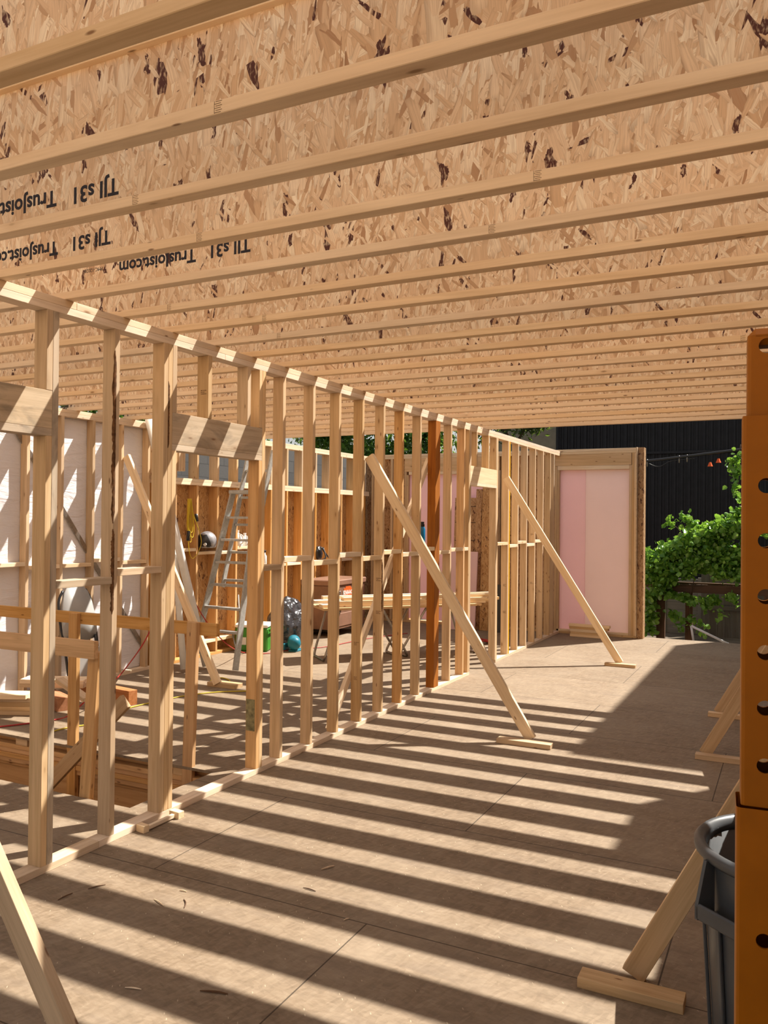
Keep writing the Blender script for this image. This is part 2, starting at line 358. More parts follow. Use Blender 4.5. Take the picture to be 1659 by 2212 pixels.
def board(name, a, b, w, t, wdir, mat, parent=None, bevel=.0015, cut=None):
    """board from a to b, width w along wdir, thickness t; local X = length. cut: (z at a end) makes the foot end level"""
    a, b = Vector(a), Vector(b); x = (b-a); ln = x.length; x.normalize()
    y = Vector(wdir); y = (y-x*y.dot(x)).normalized(); z = x.cross(y)
    R = Matrix((x, y, z)).transposed().to_4x4()
    bm = bm_new(); add_box(bm, (0, 0, 0), (ln, w, t), bevel)
    return bm_obj(name, bm, mat, parent, Matrix.Translation((a+b)/2) @ R)
def catmull(pts, n=8):
    pts = [Vector(p) for p in pts]; P = [pts[0]*2-pts[1]]+pts+[pts[-1]*2-pts[-2]]; out = []
    for i in range(1, len(P)-2):
        for k in range(n):
            t = k/n; a, b, c, d = P[i-1], P[i], P[i+1], P[i+2]
            out.append(.5*((2*b)+(-a+c)*t+(2*a-5*b+4*c-d)*t*t+(-a+3*b-3*c+d)*t**3))
    out.append(pts[-1]); return out
def add_tube(bm, pts, r, seg=8, closed=False, rs=None, cap=True):
    pts = [Vector(p) for p in pts]; n = len(pts); rings = []
    t0 = (pts[1]-pts[0]).normalized(); u = t0.orthogonal().normalized()
    for i, p in enumerate(pts):
        t = ((pts[min(i+1, n-1)]-pts[max(i-1, 0)])).normalized()
        u = (u-t*u.dot(t)); u = u.normalized() if u.length > 1e-6 else t.orthogonal().normalized()
        v = t.cross(u); rr = rs[i] if rs else r
        rings.append([bm.verts.new(p+(u*math.cos(2*PI*k/seg)+v*math.sin(2*PI*k/seg))*rr) for k in range(seg)])
    for i in range(n-1):
        for k in range(seg):
            bm.faces.new((rings[i][k], rings[i][(k+1) % seg], rings[i+1][(k+1) % seg], rings[i+1][k]))
    if cap:
        bm.faces.new(rings[0][::-1]); bm.faces.new(rings[-1])
def tube(name, pts, r, mat, parent=None, seg=8, smooth=0):
    if smooth: pts = catmull(pts, smooth)
    c = Vector(pts[0]); bm = bm_new(); add_tube(bm, [Vector(p)-c for p in pts], r, seg)
    return bm_obj(name, bm, mat, parent, Matrix.Translation(c), smooth=True)
def add_lathe(bm, prof, seg=28, c=(0, 0, 0)):
    c = Vector(c); rings = []
    for r, z in prof:
        rings.append([bm.verts.new(c+Vector((r*math.cos(2*PI*k/seg), r*math.sin(2*PI*k/seg), z))) for k in range(seg)] if r > 1e-5 else [bm.verts.new(c+Vector((0, 0, z)))])
    for a, b in zip(rings, rings[1:]):
        for k in range(seg):
            if len(a) == 1 and len(b) == 1: continue
            if len(a) == 1: bm.faces.new((a[0], b[k], b[(k+1) % seg]))
            elif len(b) == 1: bm.faces.new((a[k], a[(k+1) % seg], b[0]))
            else: bm.faces.new((a[k], a[(k+1) % seg], b[(k+1) % seg], b[k]))
def text_mesh(name, s, size, mat, parent, M4, extrude=.0004, bold=0.0, shear=0):
    cu = bpy.data.curves.new(name+'_curve', 'FONT'); cu.body = s; cu.size = size; cu.extrude = extrude; cu.offset = bold; cu.resolution_u = 3; cu.shear = shear
    cu.align_x = 'LEFT'
    tmp = bpy.data.objects.new('tmp_text', cu); COL.objects.link(tmp)
    bpy.context.view_layer.update()
    me = bpy.data.meshes.new_from_object(tmp.evaluated_get(bpy.context.evaluated_depsgraph_get()))
    bpy.data.objects.remove(tmp)
    return link(name, me, mat, parent, M4)

# ------------------------------------------------------------------ dimensions
S = .4064; Y0 = .9919; HZ = 2.899; XW = -3.345; XL = -6.76; YB = 13.0
LW, T2, W4, W6 = .038, .038, .089, .140

# ------------------------------------------------------------------ floor with stairwell
HX0, HX1, HY0, HY1 = -6.35, -3.64, 3.84, 4.66
def slab(bm, x0, x1, y0, y1, z0, z1): add_box(bm, ((x0+x1)/2, (y0+y1)/2, (z0+z1)/2), (x1-x0, y1-y0, z1-z0))
bm = bm_new()
FX0, FX1, FY0, FY1 = -7.0, .96, -3.0, 13.22
slab(bm, FX0, FX1, FY0, HY0, -.02, 0); slab(bm, FX0, FX1, HY1, FY1, -.02, 0)
slab(bm, FX0, HX0, HY0, HY1, -.02, 0); slab(bm, HX1, FX1, HY0, HY1, -.02, 0)
tag(bm_obj('floor', bm, M['floor']), kind='structure')
# rim and layered timber round the stairwell
t = empty('trim_1', (-5, HY1, -.15), kind='structure')
for k, (z0, z1, dy) in enumerate([(-.075, -.022, .09), (-.112, -.076, .012), (-.150, -.114, .02), (-.188, -.152, .008), (-.226, -.190, .018), (-.262, -.230, .05)]):
    box_world('edge_board', (HX0-.1, HY1+dy, z0), (HX1+.06, HY1+dy+.12, z1), M['pine_warm'], t)
for bx in (-5.66, -4.02): box_world('spacer_block', (bx, HY1+.01, -.075), (bx+.13, HY1+.1, -.021), M['pine'], t)
box_world('header_beam', (HX0-.1, HY1+.06, -.62), (HX1+.06, HY1+.16, -.265), M['pine_warm'], t)
box_world('header_beam', (HX0-.1, HY0-.09, -.36), (HX1+.06, HY0-.002, -.021), M['pine_warm'], t)
box_world('side_beam', (HX1+.002, HY0, -.36), (HX1+.06, HY1, -.021), M['pine_warm'], t)
box_world('side_beam', (HX0-.06, HY0, -.36), (HX0-.002, HY1, -.021), M['pine_warm'], t)
for k, (x0, x1) in enumerate([(-6.35, -5.2), (-5.18, -4.35), (-4.33, -3.6)]):
    box_world('lower_panel', (x0, HY1+.1, -1.9), (x1, HY1+.13, -.62), M['pine_warm'], t, long='X')
tag(box_world('floor', (-7, 2.4, -2.75), (-2.5, 6.2, -2.7), M['concrete']), kind='structure')
for a, b in (((-7, 6.2, -2.7), (-2.5, 6.25, -.4)), ((-2.5, 2.4, -2.7), (-2.45, 6.2, -.4)), ((-7, 2.35, -2.7), (-2.5, 2.4, -.4))):
    tag(box_world('wall_basement', a, b, M['concrete']), kind='structure')
tag(box_world('trim_2', (FX0, FY1-.04, -.3), (FX1, FY1, -.021), M['pine']), kind='structure')

# ------------------------------------------------------------------ I-joists
JX0, JX1 = -6.9, .90; FW = .0587; JD = .302
ordn = ['nearest', 'second', 'third', 'fourth', 'fifth', 'sixth', 'seventh', 'eighth', 'ninth', 'tenth', 'eleventh', 'twelfth', 'thirteenth', 'fourteenth', 'fifteenth', 'sixteenth', 'seventeenth', 'eighteenth', 'nineteenth', 'twentieth', 'farthest']
fl_me = None
def joist(j):
    global fl_me
    y = Y0+S*j
    if 1 <= j <= 21:
        extra = {3: ', black lettering at the left end of its web', 4: ', black lettering on its web below the third', 5: ', lettering partly hidden behind the joist in front'}.get(j, '')
        lab = f'{ordn[j-1]} overhead I-joist from the camera'+extra
    else: lab = 'overhead I-joist behind the camera with pale flanges'
    r = empty('floor_joist', (JX0, y+FW/2, HZ), lab, 'joist', 'overhead floor joists')
    for z0 in (HZ, HZ+JD-.038):
        m4 = Matrix.Translation(((JX0+JX1)/2, y+FW/2, z0+.019))
        if fl_me is None:
            bm = bm_new(); add_box(bm, (0, 0, 0), (JX1-JX0, FW, .038), .002); o = bm_obj('flange', bm, M['flange'], r, m4); fl_me = o.data
        else: link('flange', fl_me, None, r, m4)
    bm = bm_new(); add_box(bm, (0, 0, 0), (JX1-JX0, .0095, JD-.076+.002)); bm_obj('web', bm, M['web'], r, Matrix.Translation(((JX0+JX1)/2, y+FW/2, HZ+JD/2)))
    return r
roots = {j: joist(j) for j in range(-3, 22)}
def web_text(j, s, px, py, size, upside=True):
    """right end of the reversed line = its start; px, py = where its start (top-right in picture) sits"""
    y = Y0+S*j+FW/2-.0052
    P = ony(px, py, y)
    R = Matrix(((-1, 0, 0), (0, 0, -1), (0, 1, 0)))  # columns below
    xax, yax = Vector((-1, 0, 0)), Vector((0, 0, -1)); zax = xax.cross(yax)
    R = Matrix((xax, yax, zax)).transposed().to_4x4()
    text_mesh('printed_lettering', s, size, M['ink'], roots[j], Matrix.Translation(P) @ R, bold=.0022)
web_text(3, 'TJI s31', 256, 384, .086); web_text(3, 'TrusJoist.com', 122, 411, .086)
web_text(4, 'TJI s31', 239, 497, .086); web_text(4, 'TrusJoist.com', 125, 521, .086)
web_text(5, 'TJI s31', 541, 515, .086); web_text(5, 'TrusJoist.com', 423, 538, .086)
text_mesh('printed_lettering', 'PMC-12028', .026, M['ink'], roots[5], Matrix.Translation(ony(222, 576, Y0+S*5+FW/2-.0052)) @ Matrix((Vector((-1, 0, 0)), Vector((0, 0, -1)), Vector((-1, 0, 0)).cross(Vector((0, 0, -1))))).transposed().to_4x4())

def finger_joint(j, px, py):
    y = Y0+S*j; P = ony(px, py, y); P.z = HZ+.019; bm = bm_new()
    for k in range(6): add_box(bm, (.004*(k % 2), 0, -.015+.006*k), (.022, .0006, .0012))
    add_box(bm, (-.011, 0, 0), (.001, .0006, .034)); bm_obj('finger_joint', bm, M['stamp'], roots[j], Matrix.Translation(P-Vector((0, .0004, 0))))
for j, px, py in ((2, 470, 232), (3, 292, 430), (4, 430, 515), (4, 1160, 393), (6, 365, 674), (8, 602, 735), (5, 1062, 498), (7, 570, 745), (11, 1605, 697), (16, 1200, 865)): finger_joint(j, px, py)

# ------------------------------------------------------------------ partition stud wall
PW = empty('stud_wall', (XW-W4/2, 8, 0), 'long unsheathed wooden stud wall with doorway headers running down the middle of the deck', 'stud wall')
def stud(y, z0=.038, z1=2.823, mat='pine', t=.038, xw=XW, w=W4, parent=None, name='stud'):
    return box_world(name, (xw-w, y, z0), (xw, y+t, z1), M[mat], parent or PW)
box_world('bottom_plate', (XW-W4, 1.2, 0), (XW, 3.3, .038), M['plate'], PW); box_world('bottom_plate', (XW-W4, 3.301, 0), (XW, 8.95, .038), M['plate'], PW)
box_world('bottom_plate', (XW-W4, 9.88, 0), (XW, YB-.001, .038), M['plate'], PW)
for z0, sp in ((2.823, (1.0, 4.35, 8.6, YB-.001)), (2.861, (1.0, 3.1, 7.2, YB-.001))):
    for a, b in zip(sp, sp[1:]): box_world('top_plate', (XW-W4, a+.001, z0), (XW, b, z0+.0375), M['plate'], PW)
YS = {}
# post A: jack carries header, king full height
stud(2.913, .038, 2.19, 'pine', parent=PW); stud(2.952, .038, 2.823, 'pine_grey'); stud(2.913, 2.42, 2.823, 'pine', name='cripple_stud')
stud(3.373, mat='pine')
stud(3.767, mat='pine'); stud(3.806, mat='pine'); stud(3.845, .038, 2.19, 'pine'); stud(3.845, 2.418, 2.823, 'pine', name='cripple_stud')
stud(4.178, 2.42, 2.823, 'pine', name='cripple_stud'); stud(4.60, 2.42, 2.823, 'pine', name='cripple_stud')
stud(4.740, .038, 2.19, 'pine_warm'); stud(4.740, 2.42, 2.823, 'pine', name='cripple_stud'); stud(4.779, mat='pine')
for y in (5.036, 5.455, 5.862, 6.270, 6.680): stud(y, mat='pine')
stud(7.085, mat='pine_warm'); stud(7.500, mat='pine')
stud(7.898, mat='brown_lum', t=.125, name='cedar_post')
stud(8.322, mat='pine'); stud(8.724, mat='pine_warm'); stud(8.884, mat='pine'); stud(8.923, .038, 2.19, 'pine')
stud(8.923, 2.42, 2.823, 'pine', name='cripple_stud'); stud(9.17-.038, 2.42, 2.823, 'pine', name='cripple_stud'); stud(9.55, 2.42, 2.823, 'pine', name='cripple_stud')
stud(9.851, .038, 2.19, 'pine'); stud(9.851, 2.42, 2.823, 'pine', name='cripple_stud'); stud(9.890, mat='pine')
stud(10.338, mat='pine'); stud(10.385, mat='yellow_lum', name='yellow_stud', w=W4)
for y in (10.762, 11.169, 11.58, 12.002, 12.40, 12.62): stud(y, mat='pine')
# headers with a flat plate under them
for a, b, hm in ((.9, 2.951, 'pine_grey'), (3.8455, 4.778, 'pine_grey'), (8.924, 9.889, 'pine_pale')):
    box_world('header', (XW-W4, a, 2.228), (XW, b, 2.418), M[hm], PW); box_world('header_plate', (XW-W4, a, 2.190), (XW, b, 2.2275), M[hm], PW)
# mid height blocking, staggered
blk = [(2.991, 3.372, 1.456, 'pine_grey'), (3.412, 3.766, 1.497, 'pine'), (4.818, 5.035, 1.452, 'pine'), (5.075, 5.454, 1.502, 'pine_pale'), (5.494, 5.861, 1.457, 'pine_pale'), (5.901, 6.269, 1.504, 'pine_pale'),
       (6.309, 6.679, 1.46, 'pine_pale'), (6.719, 7.084, 1.503, 'pine_pale'), (7.124, 7.499, 1.468, 'pine_pale'), (7.539, 7.897, 1.505, 'pine_pale'), (8.024, 8.321, 1.459, 'pine_pale'), (8.361, 8.723, 1.478, 'pine_pale'),
       (8.763, 8.883, 1.476, 'pine_pale'), (9.929, 10.337, 1.506, 'pine_pale'), (10.424, 10.761, 1.468, 'pine_pale'), (10.801, 11.168, 1.508, 'pine_pale'), (11.208, 11.579, 1.464, 'pine_pale'), (11.619, 12.001, 1.508, 'pine_pale'), (12.041, 12.399, 1.464, 'pine_pale')]
for a, b, zt, mt in blk: box_world('blocking', (XW-W4, a, zt-.038), (XW, b, zt), M[mt], PW)
def bark(y, z0, z1, wmax, name='bark_edge', seed=1):
    rr = random.Random(seed); bm = bm_new(); n = 60; L_ = []; R_ = []
    for k in range(n+1):
        z = z0+(z1-z0)*k/n; w = wmax*max(.15, abs(math.sin(k*.21+seed))*.6+rr.uniform(0, .5)); w = w*min(1, k/4, (n-k)/4)+.0005
        L_.append(bm.verts.new((XW-w, y-.0012-.003*rr.random(), z))); R_.append(bm.verts.new((XW+.0012, y-.001, z)))
    S_ = [bm.verts.new((XW+.0012+.002*rr.random(), y+.010*min(1, k/4, (n-k)/4)+.0005, z0+(z1-z0)*k/n)) for k in range(n+1)]
    for k in range(n): bm.faces.new((L_[k], R_[k], R_[k+1], L_[k+1])); bm.faces.new((R_[k], S_[k], S_[k+1], R_[k+1]))
    bm_obj(name, bm, M['bark_brown'], PW)
bark(3.373, 1.75, 2.70, .016, seed=1); bark(3.373, 1.25, 1.72, .013, seed=4); bark(3.806, 2.2, 2.6, .006, seed=7); bark(6.680, .95, 1.4, .005, seed=9)
sheet_world('paint_patch', (XW-W4+.004, 4.7385, .30), (XW-.012, 4.7398, .52), M['green_smear'], PW)
# grade stamps printed on stud faces
def stamp(y, z, s='A.S  S-P-F', size=.011, dx=.03):
    Rm = Matrix((Vector((1, 0, 0)), Vector((0, 0, 1)), Vector((0, -1, 0)))).transposed().to_4x4()
    bm = bm_new(); rr = random.Random(int(y*1000+z*100))
    for row in range(3):
        x = 0
        for k in range(rr.randint(3, 6)):
            w = rr.uniform(.003, .009); add_box(bm, (x+w/2, -row*.011, 0), (w, .0055, .0004)); x += w+.003
    bm_obj('grade_stamp', bm, M['stamp'], PW, Matrix.Translation((XW-W4+dx, y-.0004, z)) @ Rm)
for y, z in ((6.27, .72), (6.27, .42), (6.68, 1.25), (6.68, .95), (4.178, 2.6), (10.338, .95), (11.58, 1.6), (11.58, .9), (12.002, .75), (10.338, .6)): stamp(y, z)

# diagonal brace let against the far side of the partition
tag(board('diagonal_brace', (XW-W4-.02, 5.93, .03), (XW-W4-.02, 7.97, 2.42), .066, .038, (0, 0, 1), M['pine_pale']), 'pale diagonal board nailed behind the middle studs of the stud wall', 'brace')

# ------------------------------------------------------------------ temporary braces
def brace(foot, top, label, w=.089, t=.038, wdir=(0, 1, 0), mat='pine_pale', block=None, blockmat='pine', loc=None, group='temporary wall braces'):
    foot, top = Vector(foot), Vector(top)
    r = empty('wall_brace', foot, label, 'brace', group)
    board('brace_board', foot, top, w, t, wdir, M[mat], r)
    if block:
        lo, hi = block; box_world('foot_block', lo, hi, M[blockmat], r)
    return r
brace((-1.885, 6.47, .03), (XW+.03, 6.345, 2.335), 'long diagonal brace from the middle of the stud wall down to the striped floor', wdir=(1, 0, .6), block=((-2.13, 6.33, 0), (-1.69, 6.42, .038)))
brace((-1.925, 10.47, .03), (XW+.03, 10.15, 2.335), 'smaller diagonal brace farther along the stud wall in front of the pink panel', wdir=(1, 0, .6), block=((-2.09, 10.34, 0), (-1.72, 10.42, .038)))
brace((-1.755, 1.79, .0), (XW+.03, 1.79, 2.12), 'large near brace cut off by the bottom left corner of the view', wdir=(1, -.12, .6), mat='pine', block=((-1.98, 1.62, 0), (-1.60, 1.71, .038)))
rb = 'temporary braces of the right wall'
brace((-.555, 3.34, .015), (.725, 3.36, 2.45), 'nearest right-hand brace with a thick foot block beside the grey bin', wdir=(1, 0, -.5), mat='pine', block=((-.735, 3.17, 0), (-.35, 3.26, .038)), group=rb)
brace((-.60, 6.74, .02), (.725, 6.82, 2.45), 'middle right-hand brace partly behind the yellow post', wdir=(1, 0, -.5), mat='pine', block=((-.66, 6.62, 0), (-.25, 6.70, .038)), group=rb)
brace((-.62, 8.25, .02), (.725, 8.35, 2.45), 'farthest right-hand brace whose foot block peeks out left of the yellow post', wdir=(1, 0, -.5), mat='pine', block=((-.70, 8.12, 0), (-.3, 8.20, .038)), group=rb)
brace((-5.42, 6.98, .04), (XL+.03, 6.98, 2.47), 'diagonal brace leaning against the white wrapped left wall with a block at its foot', wdir=(1, 0, .6), block=((-5.56, 6.98, 0), (-5.20, 7.12, .045)))

# ------------------------------------------------------------------ left wall
WL = empty('wall_left', (XL-W4/2, 7.5, 0), kind='structure')
for z0, sp in ((2.823, (.9, 5.0, 7.45)), (2.861, (.9, 4.2, 7.45))):
    for a, b in zip(sp, sp[1:]): box_world('top_plate', (XL-W4, a+.001, z0), (XL, b, z0+.0375), M['plate'], WL)
box_world('bottom_plate', (XL-W4, .9, 0), (XL, 7.45, .038), M['pine_pale'], WL)
ys = [5.663+.4230*k for k in range(-10, 5)]
for i, y in enumerate(ys): box_world('stud', (XL-W4, y, .038), (XL, y+.038, 2.823), M['pine'], WL)
for i, (a, b) in enumerate(zip(ys, ys[1:])):
    zt = 1.29 if i % 3 else 1.33
    box_world('blocking', (XL-W4, a+.039, zt-.038), (XL, b-.001, zt), M['pine_pale'], WL)
board('metal_strap', (XL-W4+.012, 5.45, 2.95-.13), (XL-W4+.012, 7.55, .06), .05, .012, (0, 1, 0), M['steel'], WL)
# white wrap: a gently wrinkled sheet outside the studs
bm = bm_new(); nx, nz = 90, 40; rr = random.Random(3); g = []
for i in range(nx+1):
    row = []
    for k in range(nz+1):
        y = .9+6.58*i/nx; z = .0+2.86*k/nz
        d = .004*math.sin(y*9+z*2)+.004*math.sin(y*3.1-z*5)+.002*math.sin(z*13+y*4)
        row.append(bm.verts.new((XL-W4-.006-abs(d), y, z)))
    g.append(row)
for i in range(nx):
    for k in range(nz): bm.faces.new((g[i][k], g[i+1][k], g[i+1][k+1], g[i][k+1]))
o = bm_obj('house_wrap', bm, M['wrap'], WL, smooth=True)
sol = o.modifiers.new('thick', 'SOLIDIFY'); sol.thickness = .003
# far part: exterior wall with strand board below and open cripples above
for z0 in (2.823, 2.861): box_world('top_plate', (XL-W6, 7.46, z0), (XL, YB+W6, z0+.0375), M['pine_pale'], WL)
for z0 in (2.195, 2.2345): box_world('middle_plate', (XL-W6, 7.46, z0), (XL, 12.95, z0+.038), M['pine_pale'], WL)
box_world('bottom_plate', (XL-W6, 7.46, 0), (XL, YB, .038), M['pine_warm'], WL)
ys = [7.47, 7.83]+[8.24+.412*k for k in range(0, 12)]
for i, y in enumerate(ys):
    box_world('stud', (XL-W6, y, .038), (XL, y+.038, 2.194), M['pine_warm'], WL)
    box_world('cripple_stud', (XL-W6, y, 2.274), (XL, y+.038, 2.822), M['pine'], WL)
for i, (a, b) in enumerate(zip(ys, ys[1:])):
    zt = (1.345, 1.40, 1.352)[i % 3] if b < 9.8 else 1.12
    if b < 12.7: box_world('blocking', (XL-W6, a+.039, zt-.038), (XL, b-.001, zt), M['pine_pale'], WL)
    if 1 < i < 9: box_world('blocking', (XL-W6, a+.039, .17), (XL, b-.001, .208), M['pine_pale'], WL)
for k in range(3): box_world('cripple_stud', (XL-W6+.04, 7.90+.039*k, 2.36), (XL+.0, 7.938+.039*k, 2.822), M['pine'], WL)
for a, b in ((7.46, 8.66), (8.662, 9.88), (9.882, 11.1), (11.102, 12.32), (12.322, 13.1)):
    sheet_world('sheathing_panel', (XL-W6-.012, a, -.05), (XL-W6-.001, b, 2.235), M['osb_wall'], WL)
# black lettering down the sheathing
for (yy, zz, s) in ((10.16, 1.15, 'EDGE TO THE STRENGTH AXIS'),):
    Rm = Matrix((Vector((0, 0, 1)), Vector((0, -1, 0)), Vector((1, 0, 0)))).transposed().to_4x4()
    text_mesh('printed_lettering', s, .06, M['ink'], WL, Matrix.Translation((XL-W6+.0006, 10.08, .75)) @ Rm, bold=.001)

# ------------------------------------------------------------------ back wall
WB = empty('wall_back', (-4.4, YB+W6/2, 0), kind='structure')
ZT = 2.925
def bb(name, x0, x1, z0, z1, mat='pine', y0=YB, y1=YB+W6): return box_world(name, (x0, y0, z0), (x1, y1, z1), M[mat], WB)
bb('top_plate', XL+.001, -2.17, ZT-.0375, ZT, 'pine_pale'); bb('top_plate', XL+.001, -2.17, ZT-.0765, ZT-.039, 'pine_pale')
bb('bottom_plate', XL+.001, -2.05, 0, .037, 'pine')
# right bay with pink foam
bb('header', -3.43, -2.24, 2.665, 2.847, 'pine', YB, YB+.04); bb('header', -3.43, -2.24, 2.665, 2.847, 'pine', YB+.1, YB+W6)
bb('header_plate', -3.39, -2.272, 2.60, 2.663, 'pine_pale'); bb('sill_plate', -3.39, -2.272, .038, .066, 'pine_pale')
for x0 in (-3.432, -3.393): bb('stud', x0, x0+.037, .038, 2.597 if x0 > -3.40 else 2.66, 'pine')
bb('stud', -2.271, -2.234, .038, 2.66); bb('stud', -2.233, -2.196, .038, 2.847); bb('stud', -2.195, -2.158, .038, 2.847, 'pine_pale')
sheet_world('corner_panel', (-2.155, YB-.09, .04), (-2.14, YB+W6, ZT), M['pine'], WB)
sheet_world('corner_panel', (-2.138, YB-.02, .0), (-2.05, YB, ZT), M['osb_edge'], WB); sheet_world('corner_panel', (-2.06, YB+.001, .0), (-2.05, YB+W6+.02, ZT), M['osb_edge'], WB)
sheet_world('foam_panel', (-3.43, YB+.06, .067), (-2.953, YB+.095, 2.598), M['pink'], WB); sheet_world('foam_panel', (-2.950, YB+.06, .067), (-2.272, YB+.095, 2.598), M['pink2'], WB)
# left bay
bb('header', -6.09, -4.36, 2.62, 2.847, 'pine'); bb('header_plate', -6.01, -4.42, 2.565, 2.618, 'pine_pale')
for x0 in (-6.09, -6.051): bb('stud', x0, x0+.037, .038, 2.563 if x0 > -6.06 else 2.6195, 'pine')
for x0 in (-4.42, -4.381): bb('stud', x0, x0+.037, .038, 2.563 if x0 < -4.4 else 2.6195, 'pine')
sheet_world('foam_panel', (-6.013, YB+.06, .067), (-5.25, YB+.095, 2.563), M['pink'], WB); sheet_world('foam_panel', (-5.247, YB+.06, .067), (-4.42, YB+.095, 2.563), M['pink'], WB)
for x0 in (-6.74, -6.36, -4.33, -3.95, -3.60): bb('stud', x0, x0+.038, .038, 2.847)
for a, b in ((-6.70, -6.361), (-6.321, -6.092)): bb('blocking', a, b, 1.16, 1.198, 'pine')
sheet_world('sheathing_panel', (-6.93, YB+W6+.001, 0), (-6.01, YB+W6+.012, ZT), M['osb_edge'], WB); sheet_world('sheathing_panel', (-4.42, YB+W6+.001, 0), (-3.43, YB+W6+.012, ZT), M['osb_edge'], WB)

# ------------------------------------------------------------------ right wall (just outside the view, behind the yellow post)
WR = empty('wall_right', (.69, 5, 0), kind='structure')
for z0 in (2.823, 2.861): box_world('top_plate', (.76, -1, z0), (.90, 12.3, z0+.0375), M['pine'], WR)
box_world('bottom_plate', (.76, -1, 0), (.90, 12.3, .038), M['pine'], WR)
for k in range(32): box_world('stud', (.76, -.9+.4064*k, .038), (.90, -.862+.4064*k, 2.823), M['pine'], WR)
for k in range(11): sheet_world('sheathing_panel', (.901, -1+1.22*k, -.1), (.913, min(12.4, -1+1.219*(k+1)), 2.9), M['osb_wall'], WR)

# ------------------------------------------------------------------ guard rail round the stairwell
GR = empty('guard_rail', (-4.8, 4.62, 0), 'temporary wooden guard rail of two boards and posts round the stairwell opening', 'guard rail')
board('rail', (-6.6, 4.72, .995), (-3.665, 4.72, .985), .089, .038, (0, 0, 1), M['pine_warm'], GR)
board('rail', (-6.1, 3.83, .945), (-3.925, 3.83, .945), .112, .038, (0, 0, 1), M['pine_warm'], GR)
board('post', (-5.03, 4.68, -.55), (-5.03, 4.68, 1.03), .089, .038, (1, 0, 0), M['pine_warm'], GR)
board('post', (-3.90, 4.68, -.55), (-3.855, 4.68, 1.035), .089, .038, (1, 0, 0), M['pine_warm'], GR)
board('post', (-4.06, 3.87, -.33), (-3.97, 3.87, .93), .089, .038, (1, 0, 0), M['pine_warm'], GR)
board('post', (-4.96, 4.635, -.5), (-4.96, 4.635, .45), .06, .038, (1, 0, 0), M['pine_warm'], GR) if False else None
board('diagonal_board', (-5.25, 4.45, -.44), (-4.27, 4.45, .47), .105, .038, (0, 0, 1), M['pine'], GR)

# ------------------------------------------------------------------ lumber piles on the left
def pile(label_fmt, items, group, cat='lumber', name='lumber_piece'):
    for k, (a, b, w, t, mt, lab) in enumerate(items):
        o = board(name, a, b, w, t, (b[1]-a[1], a[0]-b[0], 0), M[mt]); tag(o, lab, cat, group)
pos = ['bottom', 'second lowest', 'third from the bottom', 'fourth from the bottom', 'fifth from the bottom', 'topmost']
its = []
for k in range(4):
    its.append(((-6.62, 5.02+.01*k, .019+.0385*k), (-6.06+.02*(k % 2), 5.30, .019+.0385*k), .14, .038, 'pine', f'{pos[k]} offcut in the small stack at the left edge'))
its.append(((-6.62, 4.98, .019+.0385*4), (-6.15, 5.22, .019+.0385*4), .19, .038, 'pine_pale', 'pale plank lying on top of the small offcut stack at the left edge'))
pile('', its, 'offcuts stacked at the left')
its = []
for k in range(2):
    its.append(((-6.68, 5.60, .12+.04+.0385*k), (-6.12, 5.86, .12+.04+.0385*k), .2, .038, 'pine_pale' if k else 'pine', ('upper' if k else 'lower')+' wide board resting on reddish beams behind the first post'))
pile('', its, 'boards on the reddish beams')
tag(board('timber_beam', (-6.55, 6.08, .07), (-5.60, 5.93, .07), .10, .14, (.15, 1, 0), M['red_lum']), 'reddish laminated beam end lying on the floor left of the tripled stud', 'beam')
tag(board('timber_beam', (-6.62, 5.72, .06), (-5.98, 5.46, .06), .14, .12, (.3, 1, 0), M['red_lum']), 'short reddish beam under the stacked boards behind the first post', 'beam')
tag(board('lumber_piece', (-6.10, 5.50, .27), (-5.68, 5.44, .14), .085, .038, (.3, 1, 0), M['pine']), 'short board sloping off the stack between the first post and the guard post', 'lumber')

# stack in front of pink panel
its = []
for k in range(5):
    x0, x1 = (-3.10, -2.56) if k < 3 else (-3.13, -2.50)
    its.append(((x0+.01*(k % 2), 12.80, .019+.0385*k), (x1-.02*(k % 2), 12.76, .019+.0385*k), .14 if k < 3 else .09, .038, 'pine' if k % 2 else 'pine_pale', f'{("bottom","second lowest","middle","second highest","topmost")[k]} board of the short stack in front of the pink panel'))
pile('', its, 'short boards in front of the pink panel')

# little offcuts against the near plate
P = onz(310, 1797, 0)
tag(board('wood_offcut', onz(306, 1787, .02)+Vector((-.02, 0, 0)), onz(306, 1787, .02)+Vector((.045, -.01, 0)), .04, .04, (0, 1, 0), M['pine_pale']), 'stubby block end nearest the camera at the foot of the tripled stud', 'offcut')
tag(board('wood_offcut', onz(377, 1756, .02)+Vector((-.02, 0, 0)), onz(377, 1756, .02)+Vector((.06, -.01, 0)), .045, .04, (0, 1, 0), M['pine_pale']), 'small block lying on the bottom plate corner beyond the tripled stud', 'offcut')
tag(board('wood_offcut', onz(318, 1788, .02), onz(374, 1762, .02), .022, .022, (1, 0, 0), M['pine_pale']), 'thin stick joining two small blocks along the bottom plate', 'offcut')

